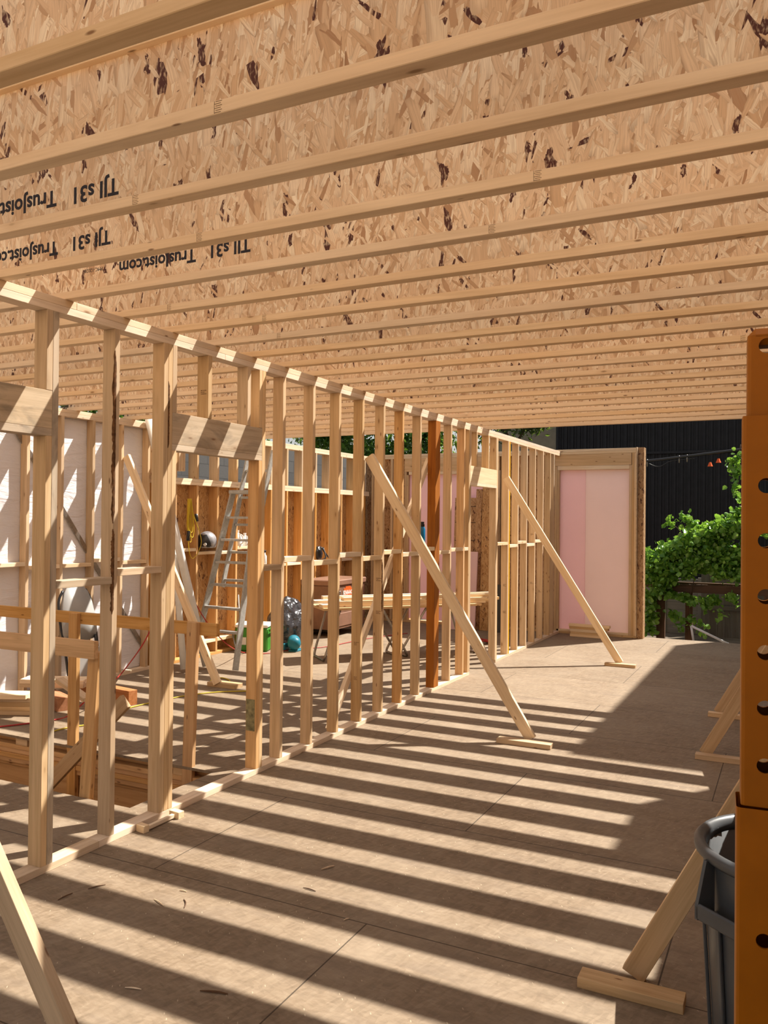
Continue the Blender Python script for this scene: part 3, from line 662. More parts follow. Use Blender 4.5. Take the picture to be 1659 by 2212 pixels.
# splinters lying on the floor
def splinter(x0, y0, x1, y1, r, mat, lab, bend=.0):
    a, b = onz(x0, y0, r), onz(x1, y1, r); mdl = (a+b)/2+Vector((bend, bend, .002))
    bm = bm_new(); add_tube(bm, [q-a for q in catmull([a, mdl, b], 4)], r, 5, rs=[r*(.35+.65*math.sin(PI*(i+.6)/9.6)) for i in range(9)])
    o = bm_obj('wood_splinter', bm, M[mat], None, Matrix.Translation(a)); tag(o, lab, 'splinter', 'splinters on the floor')
splinter(432, 2140, 492, 2147, .004, 'dark_beam', 'dark reddish splinter near the bottom of the floor, lower left of centre', .004)
splinter(190, 1920, 228, 1911, .003, 'dark_beam', 'dark thin twig on the floor close to the stud wall corner at lower left')
splinter(125, 1944, 157, 1929, .003, 'dark_beam', 'dark twig just right of the large near brace')
splinter(333, 1942, 354, 1957, .003, 'pine_pale', 'pale straight splinter on the floor below the second doorway')
splinter(397, 1942, 398, 1961, .003, 'dark_beam', 'curled dark splinter right of the pale straight one', .006)
splinter(655, 1917, 682, 1925, .003, 'dark_beam', 'thin dark splinter in the middle of a sunlit stripe')
splinter(694, 1878, 722, 1870, .005, 'pine', 'brown wood chip on the floor right of centre in a shadow stripe', .004)
splinter(388, 1923, 403, 1926, .003, 'pine_pale', 'short pale chip on the floor above the pale straight splinter')
splinter(742, 1988, 754, 1984, .003, 'pine_pale', 'small pale chip near the floor seam')
splinter(270, 2133, 305, 2137, .003, 'pine_pale', 'pale chip at the bottom left between shadow stripes')

# ------------------------------------------------------------------ yellow post
PY = 1.64; PX = ony(1651, 1150, 1.60).x; PROT = math.radians(4.5)
yp = empty('steel_post', (PX, PY, 0), 'orange yellow perforated steel post standing at the right edge of the view', 'post')
ang = 0.0
def holed_tube(name, w, z0, z1, holes, r, th, parent, cap=False):
    """square tube with holes through the front and back faces"""
    bm = bm_new(); nseg = 20
    zs = sorted(holes)
    for sy in (-1, 1):
        y = sy*w/2
        cuts = [z0]+[(a+b)/2 for a, b in zip(zs, zs[1:])]+[z1] if zs else [z0, z1]
        inner = w/2-.006
        if not zs:
            v = [bm.verts.new((x, y, z)) for x, z in ((-inner, z0), (inner, z0), (inner, z1), (-inner, z1))]; bm.faces.new(v)
        for k, zc in enumerate(zs):
            b0, b1 = max(cuts[k], zc-inner) if False else cuts[k], cuts[k+1]
            ring, outer = [], []
            for s in range(nseg*1):
                a = 2*PI*s/nseg; dx, dz = math.cos(a), math.sin(a)
                ring.append(bm.verts.new((r*dx, y, zc+r*dz)))
                # project to rectangle
                hx = inner; hz = (b1-zc) if dz > 0 else (zc-b0)
                tt = min(hx/abs(dx) if abs(dx) > 1e-9 else 1e9, hz/abs(dz) if abs(dz) > 1e-9 else 1e9)
                outer.append(bm.verts.new((tt*dx, y, zc+tt*dz)))
            rin = [bm.verts.new((v.co.x, y-sy*th, v.co.z)) for v in ring]
            for s in range(nseg):
                n2 = (s+1) % nseg
                bm.faces.new((ring[s], ring[n2], outer[n2], outer[s])); bm.faces.new((ring[s], ring[n2], rin[n2], rin[s]))
            # corner fills
            for cx, cz, q in ((inner, b1, 0), (-inner, b1, 1), (-inner, b0, 2), (inner, b0, 3)):
                ca = math.atan2(cz-zc, cx) % (2*PI); s = int(ca/(2*PI)*nseg) % nseg
                c = bm.verts.new((cx, y, cz))
                try: bm.faces.new((outer[s], c, outer[(s+1) % nseg]))
                except ValueError: pass
    h = w/2; c = .006
    # rounded corners + sides
    prof = []
    for sx in (-1, 1):
        pts = [(sx*(h-c), -h), (sx*(h-c*.3), -h+c*.3), (sx*h, -h+c), (sx*h, h-c), (sx*(h-c*.3), h-c*.3), (sx*(h-c), h)]
        lo = [bm.verts.new((x, y, z0)) for x, y in pts]; hi = [bm.verts.new((x, y, z1)) for x, y in pts]
        for k in range(5): bm.faces.new((lo[k], lo[k+1], hi[k+1], hi[k]))
        i2 = [(sx*(h-th), -h+th), (sx*(h-th), h-th)]
        l2 = [bm.verts.new((x, y, z0)) for x, y in i2]; h2 = [bm.verts.new((x, y, z1)) for x, y in i2]; bm.faces.new((l2[0], l2[1], h2[1], h2[0]))
    bmesh.ops.remove_doubles(bm, verts=bm.verts, dist=.00005)
    if cap:
        v = [bm.verts.new((x, y, z1)) for x, y in ((-h+c, -h), (h-c, -h), (h, -h+c), (h, h-c), (h-c, h), (-h+c, h), (-h, h-c), (-h, -h+c))]; bm.faces.new(v)
    return bm_obj(name, bm, M['yellow_paint'], parent, Matrix.Translation((PX, PY, 0)) @ Matrix.Rotation(PROT, 4, 'Z'))
def zpost(y): return ony(1650, y, PY-.039).z
holed_tube('outer_sleeve', .078, zpost(1745), zpost(897), [zpost(y) for y in (1049, 1168, 1289, 1410, 1530, 1655)], .0135, .005, yp)
o = holed_tube('inner_tube', .063, zpost(896)-.06, zpost(722), [zpost(745)], .0135, .004, yp)
bm = bm_new(); add_box(bm, (0, 0, 0), (.063, .063, .03), .013); bm_obj('tube_cap', bm, M['yellow_paint'], yp, Matrix.Translation((PX, PY, zpost(722)+.0)) @ Matrix.Rotation(PROT, 4, 'Z'))
holed_tube('lower_sleeve', .092, .012, zpost(1748), [zpost(2030)], .0135, .005, yp)
bm = bm_new(); add_box(bm, (0, 0, 0), (.116, .118, .012), .002); bm_obj('collar', bm, M['yellow_paint'], yp, Matrix.Translation((PX, PY, zpost(1748)+.004)) @ Matrix.Rotation(PROT, 4, 'Z')) if False else bm.free()
P_ = ony(1630, 1222, PX*0+PY-.0405)
bm = bm_new(); vs_ = [bm.verts.new((x*.001, 0, z*.001)) for x, z in ((-8, -16), (2, -14), (5, -4), (1, 2), (6, 8), (2, 16), (-2, 12), (-6, 6), (-3, 0), (-7, -6))]; bm.faces.new(vs_)
bm_obj('paint_scuff', bm, M['pvc'], yp, Matrix.Translation((P_.x, P_.y+.0002, P_.z)) @ Matrix.Rotation(PROT, 4, 'Z'))
bm = bm_new(); add_box(bm, (0, 0, .006), (.3, .3, .012), .002); bm_obj('base_plate', bm, M['yellow_paint'], yp, Matrix.Translation((PX, PY, 0)))

# ------------------------------------------------------------------ grey bin
bn = empty('rubbish_bin', (.02, 2.93, 0), 'round grey plastic rubbish bin with side handles behind the yellow post', 'bin')
bm = bm_new(); add_lathe(bm, [(0, .02), (.235, .0), (.245, .03), (.285, .72), (.285, .74), (.275, .74), (.235, .05), (0, .045)], 48)
bm_obj('bin_body', bm, M['grey_plastic'], bn, Matrix.Translation((.02, 2.93, 0)), smooth=True)
bm = bm_new(); add_lathe(bm, [(.286, .722), (.300, .722), (.311, .732), (.312, .752), (.300, .764), (.288, .762), (.276, .75), (.272, .722), (.286, .722)], 56)
bm_obj('rim', bm, M['grey_plastic'], bn, Matrix.Translation((.02, 2.93, 0)), smooth=True)
for sgn in (-1, 1):
    R = Matrix.Translation((.02, 2.93, 0)) @ Matrix.Rotation(math.radians(232 if sgn < 0 else 52), 4, 'Z')
    bm = bm_new()
    # open pocket: floor, lip, two cheeks
    add_box(bm, (.30, 0, .565), (.08, .20, .012), .003); add_box(bm, (.335, 0, .585), (.014, .20, .05), .005)
    for s in (-1, 1):
        v = [bm.verts.new(p) for p in ((.27, s*.10, .735), (.305, s*.10, .735), (.342, s*.10, .60), (.342, s*.10, .56), (.27, s*.10, .56))]
        w = [bm.verts.new(p.co+Vector((0, -s*.012, 0))) for p in v]
        bm.faces.new(v); bm.faces.new(w[::-1])
        for k in range(5): bm.faces.new((v[k], v[(k+1) % 5], w[(k+1) % 5], w[k]))
    bm_obj('handle', bm, M['grey_plastic'], bn, R)
for k in range(16):
    a = 2*PI*k/16; bm = None
bm = bm_new()
for k in range(12):
    a = 2*PI*k/12+.13; R3 = Matrix.Rotation(a, 3, 'Z'); tilt = Matrix.Rotation(math.atan2(.045, .5), 3, 'Y')
    add_box(bm, R3 @ Vector((.267, 0, .28)), (.012, .02, .50), .003, rot=R3 @ Matrix.Rotation(.058, 3, 'Y'))
bm_obj('rib', bm, M['grey_plastic'], bn, Matrix.Translation((.02, 2.93, 0)))

# ------------------------------------------------------------------ white rolls
rl = 'white wrap rolls leaning at the end of the left wall'
tag(tube('wrap_roll', [onx(322, 905, -6.70), onz(446, 1438, .04)], .048, M['white_plastic'], seg=16), 'longer white roll leaning against the end of the wrapped wall, outer one', 'roll', rl)
tag(tube('wrap_roll', [onx(366, 1050, -6.68), onz(397, 1446, .04)], .038, M['white_plastic'], seg=16), 'inner white roll beside the longer one, closer to the wall', 'roll', rl)

# ------------------------------------------------------------------ step ladder
def ladder(label, base_r, base_l, top_l, top_r, nst, name='step_ladder', rear=True):
    r = empty(name, base_r, label, 'ladder', 'aluminium ladders')
    bl, br, tl, tr = map(Vector, (base_l, base_r, top_l, top_r))
    nrm = (br-bl).cross(tl-bl).normalized()
    for a, b in ((bl, tl), (br, tr)): board('side_rail', a, b, .075 if name == 'step_ladder' else .06, .022, nrm, M['alu'], r)
    for k in range(nst):
        t = (k+.85)/(nst+.35); a = bl.lerp(tl, t); b = br.lerp(tr, t)
        board('step', a, b, .078 if name == 'step_ladder' else .03, .026, Vector((0, 1, 0)), M['alu'], r)
    return r, bl, br, tl, tr, nrm
TL = onx(503, 1066, -6.14); TR = ony(556, 1067, TL.y)
lad = empty('step_ladder', (-5.78, 7.77, 0), 'aluminium combination step ladder with an extended upper section left of the wide door post', 'ladder')
bl, br, tl, tr = onz(414, 1438), Vector((-5.78, 7.77, 0)), TL, TR
nrm = (br-bl).cross(tl-bl).normalized()
for a, b in ((bl, tl), (br, tr)):
    a2, b2 = Vector(a), Vector(b); a2.z = .02
    board('side_rail', a2, b2, .085, .024, nrm, M['alu'], lad)
for k in range(6):
    z = .44+.27*k; a = bl.lerp(tl, z/tl.z); b = br.lerp(tr, z/tr.z); d = (b-a).normalized()*.012
    board('step', a+d, b-d, .080, .028, Vector((0, 1, 0)), M['alu'], lad)
bm = bm_new(); add_box(bm, (0, 0, 0), ((tr-tl).length+.06, .16, .045), .006); bm_obj('top_cap', bm, M['alu'], lad, Matrix.Translation((tl+tr)/2+Vector((0, .03, .02))) @ Matrix.Rotation(math.atan2((tr-tl).y, (tr-tl).x), 4, 'Z'))
e0, e1 = ony(481, 1268, 8.15), ony(538, 975, 8.60); off = Vector((.345, .03, 0))
for q in (Vector((0, 0, 0)), off): board('extension_rail', e0+q, e1+q, .06, .024, nrm, M['alu'], lad)
for k in range(5):
    t = .05+.2*k; board('rung', e0.lerp(e1, t)+off*.04, e0.lerp(e1, t)+off*.96, .035, .03, Vector((0, 1, 0)), M['alu'], lad)
for q, sgn in ((e0, 1),):
    tube('spreader', [br.lerp(tr, .25), br.lerp(tr, .25)+Vector((-.07, .06, .12)), br.lerp(tr, .42)+Vector((-.13, .05, .0))], .006, M['alu'], lad)
    tube('spreader', [br.lerp(tr, .06), br.lerp(tr, .12)+Vector((-.06, .03, .02)), br.lerp(tr, .2)+Vector((-.12, .02, .0))], .006, M['alu'], lad)

# ------------------------------------------------------------------ helmet
hc = Vector((-6.765, 8.46, 1.402))
hl = empty('motorcycle_helmet', hc, 'grey and black full-face helmet resting on the wall blocking left of the step ladder', 'helmet')
bm = bm_new(); bmesh.ops.create_icosphere(bm, subdivisions=4, radius=1)
for v in bm.verts:
    x, y, z = v.co; v.co = Vector((x*.125, y*.13, z*.135)); 
    if z < -.55: v.co.z = -.55*.135-.0+(z+.55)*.02
bm_obj('shell', bm, plain('helmet_grey_paint', (.33, .33, .35), .25, .2, 8, .35, .6), hl, Matrix.Translation(hc+Vector((0, 0, .075))), smooth=True)
bm = bm_new(); bmesh.ops.create_icosphere(bm, subdivisions=4, radius=1)
for v in list(bm.verts):
    if v.co.y > -.05 or v.co.z < -.5 or v.co.z > .75: bm.verts.remove(v)
    else: v.co = Vector((v.co.x*.128-.006, v.co.y*.135-.004, v.co.z*.137))
bm_obj('visor', bm, M['black_plastic'], hl, Matrix.Translation(hc+Vector((-.002, -.004, .07))), smooth=True)
bm = bm_new(); bmesh.ops.create_cone(bm, cap_ends=True, segments=20, radius1=.024, radius2=.02, depth=.012)
bm_obj('pivot_cap', bm, M['white_plastic'], hl, Matrix.Translation(hc+Vector((.06, -.118, .045))) @ Matrix.Rotation(math.radians(80), 4, 'X') @ Matrix.Rotation(.3, 4, 'Y'))

# jugs on blocking
for k, (yy, s, lab) in enumerate(((9.19, 1.0, 'white plastic jug on the blocking seen between the ladder steps'), (9.36, .85, 'smaller white jug right of the first on the same blocking'))):
    base = Vector((-6.83, yy, 1.353)); j = empty('plastic_jug', base, lab, 'jug', 'white jugs on the blocking')
    bm = bm_new(); add_lathe(bm, [(0, 0), (.062*s, 0), (.07*s, .012), (.07*s, .15*s), (.055*s, .185*s), (.022*s, .225*s), (.02*s, .245*s), (0, .245*s)], 24)
    bm_obj('jug_body', bm, M['white_plastic'], j, Matrix.Translation(base), smooth=True)
    bm = bm_new(); add_lathe(bm, [(0, .24*s), (.024*s, .24*s), (.024*s, .265*s), (0, .265*s)], 18); bm_obj('lid', bm, M['white_plastic'], j, Matrix.Translation(base))
    tube('handle', [base+Vector((.05*s, 0, .08)), base+Vector((.095*s, 0, .1)), base+Vector((.085*s, 0, .19*s)), base+Vector((.02, 0, .215*s))], .008, M['white_plastic'], j, smooth=4)
base = Vector((-6.80, 9.80, 1.121)); sb_ = empty('spray_bottle', base, 'little white bottle on the blocking just right of the double door post', 'bottle')
bm = bm_new(); add_lathe(bm, [(0, 0), (.03, 0), (.032, .01), (.032, .12), (.014, .15), (.012, .17), (0, .17)], 20); bm_obj('bottle_body', bm, M['white_plastic'], sb_, Matrix.Translation(base), smooth=True)
bm = bm_new(); add_box(bm, (0, 0, .19), (.03, .05, .035), .006); bm_obj('spray_head', bm, M['black_plastic'], sb_, Matrix.Translation(base))

# blue water bottle on the partition blocking
base = Vector((XW-.045, 7.66, 1.506)); wb = empty('water_bottle', base, 'blue water bottle with black lid on the stud wall blocking left of the cedar post', 'bottle')
bm = bm_new(); add_lathe(bm, [(0, 0), (.034, 0), (.037, .008), (.037, .185), (.03, .205), (.026, .212), (0, .212)], 28); bm_obj('bottle_body', bm, M['blue'], wb, Matrix.Translation(base), smooth=True)
bm = bm_new(); add_lathe(bm, [(0, .21), (.029, .21), (.029, .235), (.02, .24), (0, .24)], 24); add_box(bm, (.0, 0, .25), (.05, .016, .02), .004); bm_obj('lid', bm, M['black_plastic'], wb, Matrix.Translation(base))

# hanging yellow cord
hk = Vector((-6.735, 8.04, 2.02))
cy = empty('extension_cord', hk, 'coiled yellow extension cord hanging on the left wall above the helmet', 'cord')
for k in range(6):
    w = .03+.013*k; d = .42+.06*(k % 3)+(.20 if k == 5 else 0); off = .01*k
    tube('cord_loop', [hk+Vector((off, 0, 0)), hk+Vector((.01+off, -w*.6, -d*.35)), hk+Vector((off, -w*.3, -d*.85)), hk+Vector((.01+off, w*.5, -d)), hk+Vector((off, w*(.9 if k < 5 else 2.2), -d*.72)), hk+Vector((.005+off, w*.4, -d*.25)), hk+Vector((off, .005, 0))], .0045, M['yellow_cord'], cy, 6, 6)
tube('plug', [hk+Vector((.05, .10, -.19)), hk+Vector((.05, .12, -.28))], .02, M['black_plastic'], cy, 10)
tube('plug', [hk+Vector((.05, -.04, -.40)), hk+Vector((.05, -.05, -.52))], .022, M['black_plastic'], cy, 10)

# ------------------------------------------------------------------ folded chair by the wrap wall
ch = empty('folding_chair', (-6.58, 6.2, 0), 'pale grey plastic folding chair with black frame leaning against the white wrapped wall', 'chair')
def chp(u, v, o=0.0):  # u along wall, v up the lean, o outwards
    return Vector((-6.52-.11*v+o, 6.18+u, .01+v*.985))
bm = bm_new(); out = []
prof = [(-.21, .52), (-.225, .60), (-.215, .75), (-.19, .90), (-.15, 1.01), (-.09, 1.075), (0, 1.095), (.09, 1.075), (.15, 1.01), (.19, .90), (.215, .75), (.225, .60), (.21, .52), (.1, .50), (0, .495), (-.1, .50)]
f1 = [bm.verts.new(chp(u, v, .03+.03*(1-(u/.22)**2)*-1)) for u, v in prof]; f2 = [bm.verts.new(chp(u, v, .0+.03*(1-(u/.22)**2)*-1)) for u, v in prof]
c1 = bm.verts.new(chp(0, .8, -.005)); c2 = bm.verts.new(chp(0, .8, -.03))
for k in range(len(prof)):
    n2 = (k+1) % len(prof); bm.faces.new((f1[k], f1[n2], c1)); bm.faces.new((f2[n2], f2[k], c2)); bm.faces.new((f1[k], f2[k], f2[n2], f1[n2]))
bm_obj('backrest', bm, M['chair_grey'], ch, smooth=True)
for s in (-1, 1):
    tube('leg', [chp(s*.20, 0, .05), chp(s*.215, .45, .03), chp(s*.225, .7, .0), chp(s*.21, .92, -.02), chp(s*.15, 1.03, -.02)], .013, M['black_plastic'], ch, 10, 5)
    tube('leg', [chp(s*.17, 0, .10), chp(s*.18, .3, .07), chp(s*.19, .55, .03)], .012, M['black_plastic'], ch, 10, 4)
bm = bm_new(); add_box(bm, (0, 0, 0), (.36, .36, .025), .01)
bm_obj('seat', bm, M['chair_grey'], ch, Matrix.Translation(chp(0, .26, .09)) @ Matrix.Rotation(math.radians(-84), 4, 'Y'))
tube('crossbar', [chp(-.17, .12, .105), chp(.17, .12, .105)], .010, M['black_plastic'], ch); 
# wire rack / keyboard-like crate leaning there is left as a slatted panel
# ------------------------------------------------------------------ green cooler, bag, compressor
gc = onz(549, 1404); co_ = empty('cooler', gc, 'green plastic cooler with white lid on the floor behind the wide door post', 'cooler')
RZ = Matrix.Translation(gc) @ Matrix.Rotation(.35, 4, 'Z')
bm = bm_new(); add_box(bm, (0, 0, .16), (.44, .30, .32), .02); bm_obj('cooler_body', bm, M['green'], co_, RZ)
bm = bm_new(); add_box(bm, (0, 0, .345), (.46, .32, .05), .015); bm_obj('lid', bm, M['white_plastic'], co_, RZ)
tube('handle', [RZ @ Vector((.235, -.12, .28)), RZ @ Vector((.275, -.12, .30)), RZ @ Vector((.275, .12, .30)), RZ @ Vector((.235, .12, .28))], .014, M['green'], co_)
bm = bm_new(); add_box(bm, (-.1, -.152, .14), (.06, .002, .1)); bm_obj('sticker', bm, M['white_plastic'], co_, RZ)

bgc = Vector((-6.40, 9.83, 0)); bm = bm_new(); bmesh.ops.create_icosphere(bm, subdivisions=5, radius=1)
rr = random.Random(5)
from mathutils import noise as mn
for v in bm.verts:
    p = v.co.copy(); n = mn.noise(p*2.1)*.16+mn.ridged_multi_fractal(p*2.4, 1, 2.1, 4, 1, 2)*.07
    h = max(-.82, p.z)
    rad = 1.0-.35*max(0, p.z)
    v.co = Vector((p.x*.27*rad*(1+n), p.y*.33*rad*(1+n), (h+.82)*.36*(1+n*.4)))
tag(bm_obj('rubbish_bag', bm, M['bag'], None, Matrix.Translation(bgc), smooth=True), 'bulging black plastic rubbish bag with shiny creases behind the studs right of the cooler', 'rubbish bag')
tc_ = Vector((-6.04, 9.42, 0)); cp = empty('compressor', tc_, 'teal cylindrical tank on the floor in front of the black rubbish bag', 'tank')
bm = bm_new(); add_lathe(bm, [(0, -.17), (.04, -.165), (.075, -.145), (.088, -.11), (.088, .11), (.075, .145), (.04, .165), (0, .17)], 28)
bm_obj('tank', bm, M['teal'], cp, Matrix.Translation(tc_+Vector((0, 0, .11))) @ Matrix.Rotation(PI/2, 4, 'X') @ Matrix.Rotation(.6, 4, 'Y'), smooth=True)
bm = bm_new(); add_box(bm, (-.13, 0, .045), (.05, .14, .09), .01); bm_obj('foot', bm, M['teal'], cp, Matrix.Translation(tc_))
bm = bm_new(); add_box(bm, (.04, 0, .012), (.12, .22, .024), .005); bm_obj('foot', bm, M['teal'], cp, Matrix.Translation(tc_))

# ------------------------------------------------------------------ job box
kb = Vector((-6.16, 10.86, 0)); KR = Matrix.Translation(kb) @ Matrix.Rotation(math.radians(90), 4, 'Z')
kx = empty('tool_chest', kb, 'brown steel job box with orange maker label standing on casters against the far left wall', 'tool chest')
bx0, bx1, by0, by1 = -.02, .86, 0, .62
KC = KR
def kbox(name, c, s, mat, bev=.006): bm = bm_new(); add_box(bm, (0, 0, 0), s, bev); return bm_obj(name, bm, M[mat], kx, KC @ Matrix.Translation(c))
kbox('chest_body', (.35, .30, .44), (1.02, .56, .66), 'knaack'); kbox('lid', (.35, .295, .815), (1.05, .59, .085), 'knaack2', .012)
kbox('drawer_panel', (.35, .015, .25), (.86, .012, .2), 'knaack2'); kbox('latch', (.02, .01, .66), (.06, .02, .06), 'steel'); kbox('latch', (.70, .01, .66), (.06, .02, .06), 'steel')
kbox('skid', (.0, .30, .085), (.08, .54, .05), 'black_plastic'); kbox('skid', (.7, .30, .085), (.08, .54, .05), 'black_plastic')
for cx in (0, .7):
    for cyy in (.08, .50):
        bm = bm_new(); bmesh.ops.create_cone(bm, cap_ends=True, segments=18, radius1=.032, radius2=.032, depth=.03)
        bm_obj('caster', bm, M['black_plastic'], kx, KC @ Matrix.Translation((cx, cyy, .032)) @ Matrix.Rotation(PI/2, 4, 'X'))
bm = bm_new(); v = [bm.verts.new(p) for p in ((-.12, 0, -.02), (.12, 0, -.02), (.12, 0, .045), (-.12, 0, .045))]; bm.free()
bm = bm_new(); add_box(bm, (0, 0, 0), (.26, .003, .125), 0); add_box(bm, (0, 0, .075), (.16, .003, .03), 0); add_box(bm, (0, 0, -.075), (.16, .003, .03), 0)
LX, LZ = onx(752, 1275, -6.176).y-10.86, .655
lb = bm_obj('maker_label', bm, M['orange'], kx, KC @ Matrix.Translation((LX, .0165, LZ)))
text_mesh('label_lettering', 'KNAACK', .085, M['white_plastic'], lb, KC @ Matrix.Translation((LX-.155, .0140, LZ-.03)) @ Matrix.Rotation(PI/2, 4, 'X'), bold=.004)

# backpack on blocking & dark board behind the chest
bp = onx(690, 1210, -6.74); bb_ = empty('tool_bag', (-6.70, 11.26, 1.12), 'black strappy tool bag perched on the wall blocking above the brown chest', 'bag')
bm = bm_new(); bmesh.ops.create_icosphere(bm, subdivisions=3, radius=1)
for v in bm.verts: v.co = Vector((v.co.x*.05, v.co.y*.085, (v.co.z+1)*.11))*(1+mn.noise(v.co*3)*.25)
bm_obj('bag_body', bm, M['black_plastic'], bb_, Matrix.Translation((-6.76, 11.24, 1.121)), smooth=True)
tube('strap', [(-6.70, 11.2, 1.34), (-6.64, 11.3, 1.2), (-6.66, 11.42, 1.13)], .012, M['black_plastic'], bb_, smooth=5)
tube('strap', [(-6.70, 11.27, 1.33), (-6.62, 11.22, 1.18), (-6.66, 11.15, 1.13)], .012, M['black_plastic'], bb_, smooth=5)

# ------------------------------------------------------------------ folding work table with lumber
TA, TB = Vector((-5.42, 8.98, .66)), Vector((-3.95, 10.62, .66)); td = (TB-TA).normalized(); tn = Vector((-td.y, td.x, 0))
tb = empty('folding_table', (TA+TB)/2*1.0-Vector((0, 0, .66)), 'folding work table on bent steel tube legs carrying a load of lumber', 'table')
board('table_top', TA, TB, .60, .03, tn, M['pine'], tb)
for q, (tt, spl) in enumerate(((.1, -.06), (.36, .12), (.64, -.12), (.9, .06))):
    c = TA.lerp(TB, tt)
    pts = []
    w = .27
    a = c+tn*w-Vector((0, 0, .015)); b = c-tn*w-Vector((0, 0, .015))
    f0 = c+tn*w*.8+td*spl*3; f1 = c-tn*w*.8+td*spl*3; f0.z = f1.z = .045; g0 = f0.lerp(f1, .18); g1 = f0.lerp(f1, .82); g0.z = g1.z = .013
    tube('leg', catmull([a, a.lerp(f0, .5), f0, g0], 4)+catmull([g1, f1, f1.lerp(b, .5), b], 4), .016, M['steel'], tb, 10)
k = 0
lumlab = ['lowest near board of the load on the folding table', 'lowest far board of the load on the folding table', 'middle board of the load on the folding table', 'second board from the top of the table load', 'upper far board of the table load', 'pale topmost board of the load on the folding table']
for off, z, ext, w in ((.16, .697, (.0, .1), .14), (-.02, .697, (-.1, .25), .14), (.17, .736, (-.15, .3), .14), (.0, .736, (.05, .2), .14), (-.1, .775, (-.1, .35), .09), (.12, .775, (-.3, .3), .14)):
    a = TA+tn*-off+td*-ext[0]*1.0; b = TB+tn*-off+td*ext[1]; a.z = b.z = z-.003
    tag(board('lumber_piece', a, b, w, .038, tn, M['pine_pale']), lumlab[k], 'lumber', 'lumber on the folding table'); k += 1
tag(tube('red_hose_coil', [Vector((-4.15, 11.35, .02))+Vector((.24*math.cos(a*.7)*(1-.006*a), .2*math.sin(a*.7), .013*(a % 9)/3)) for a in range(60)], .009, M['red_cord'], smooth=2), 'heap of thin red hose on the floor under the far end of the folding table', 'hose')

# ------------------------------------------------------------------ leaning sheets at the back
def lean(name, x0, x1, y, ztop, th, mat, label, cat, group=None, lean_=.12, yoff=0):
    a, b = Vector(((x0+x1)/2, y-lean_, .0)), Vector(((x0+x1)/2, y, ztop)); d = b-a; ln = d.length; d.normalize()
    R = Matrix((Vector((1, 0, 0)), d, Vector((1, 0, 0)).cross(d))).transposed().to_4x4()
    bm = bm_new(); add_box(bm, (0, 0, 0), (x1-x0, ln, th), 0)
    o = bm_obj(name, bm, M[mat], None, Matrix.Translation((a+b)/2) @ R); return tag(o, label, cat, group)
ob = lean('strand_board_sheet', -5.12, -4.36, 12.96, 2.16, .012, 'osb_edge', 'strand board sheet with printed grid lines leaning on the back wall behind the cedar post', 'board')
for k in range(5):
    z = 2.05-.3*k if k else 2.02; t_ = z/2.16
    y = 12.84+.12*t_-.009; g = box_world('grid_line', (-5.11, y-.0006, z-.009), (-4.37, y, z), M['ink'], ob)
for xx in (-5.02, -4.72, -4.66): board('grid_line', (xx, 12.84-.0085, .02), (xx, 12.96-.0085, 2.14), .009, .001, (1, 0, 0), M['ink'], ob)
bl_ = 'strand board strips leaning by the doorway'
lean('strand_board_strip', -4.70, -4.60, 12.86, 2.30, .04, 'osb_edge', 'narrow strand board strip leaning just left of its wider neighbour', 'board', bl_)
lean('strand_board_strip', -4.57, -4.42, 12.80, 2.33, .04, 'osb_wall', 'widest pale strand board strip seen through the far doorway', 'board', bl_)
lean('foam_sheet', -5.05, -4.60, 12.66, 1.27, .03, 'pink', 'small pink foam sheet leaning in front of the strand boards', 'foam sheet')
dk = lean('sack', -4.34, -4.12, 12.70, .75, .06, 'black_plastic', 'dark sack standing beside the strand board strips', 'sack')

# cords on the floor
tag(tube('air_hose', [onx(405, 1255, -6.5), onz(420, 1297, .9)*0+onx(420, 1297, -6.45), onx(437, 1329, -6.3), onx(461, 1362, -6.2), onz(495, 1395, .25), onz(528, 1410, .01), onz(570, 1412, .01), onz(640, 1402, .01), onz(705, 1397, .01), onz(790, 1380, .01), onz(880, 1368, .01)], .006, M['red_cord'], smooth=6), 'thin red air hose hanging behind the step ladder and running across the floor', 'hose')
tag(tube('air_hose', [onx(330, 1345, -6.0), onx(321, 1369, -6.1), onx(300, 1405, -6.2), onz(262, 1455, .05), onz(235, 1480, .16), onz(200, 1500, .16), onz(150, 1545, .01), onz(110, 1556, .01), onz(50, 1564, .01), onz(-20, 1572, .01)], .007, M['red_cord'], smooth=6), 'red hose curving up from the floor beside the stacked boards at the left', 'hose')
tag(tube('extension_cord', [onz(70, 1600, .008), onz(115, 1580, .008), onz(150, 1571, .008), onz(200, 1562, .008), onz(270, 1532, .008), onz(330, 1517, .008), onz(400, 1503, .008), onz(470, 1495, .008), onz(560, 1492, .008)], .006, M['yellow_cord'], smooth=6), 'yellow extension cord lying across the floor beyond the stairwell', 'cord')
pc = empty('extension_cord', onz(503, 1482), 'short yellow cord with a plug curled at the foot of the left room brace', 'cord')
tube('cord', [onz(455, 1470, .008), onz(478, 1464, .008), onz(496, 1470, .008), onz(492, 1478, .008), onz(505, 1482, .012)], .006, M['yellow_cord'], pc, smooth=6)
tube('plug', [onz(500, 1482, .018), onz(508, 1483, .018)], .018, M['yellow_cord'], pc, 10)

# ------------------------------------------------------------------ outside
tag(box_world('ground', (-40, -20, -.75), (30, 60, -.62), M['ground']), kind='structure')
# blockwork wall beyond the left wall
bm = bm_new(); add_box(bm, (0, 0, 0), (16, 3.64, .2)); 
o = bm_obj('block_wall', bm, M['block'], None, Matrix.Translation((-8.1, 13.2, 1.2)) @ Matrix((Vector((0, 1, 0)), Vector((0, 0, 1)), Vector((1, 0, 0)))).transposed().to_4x4())
tag(o, 'grey concrete block wall of the neighbouring house beyond the left wall', 'wall')
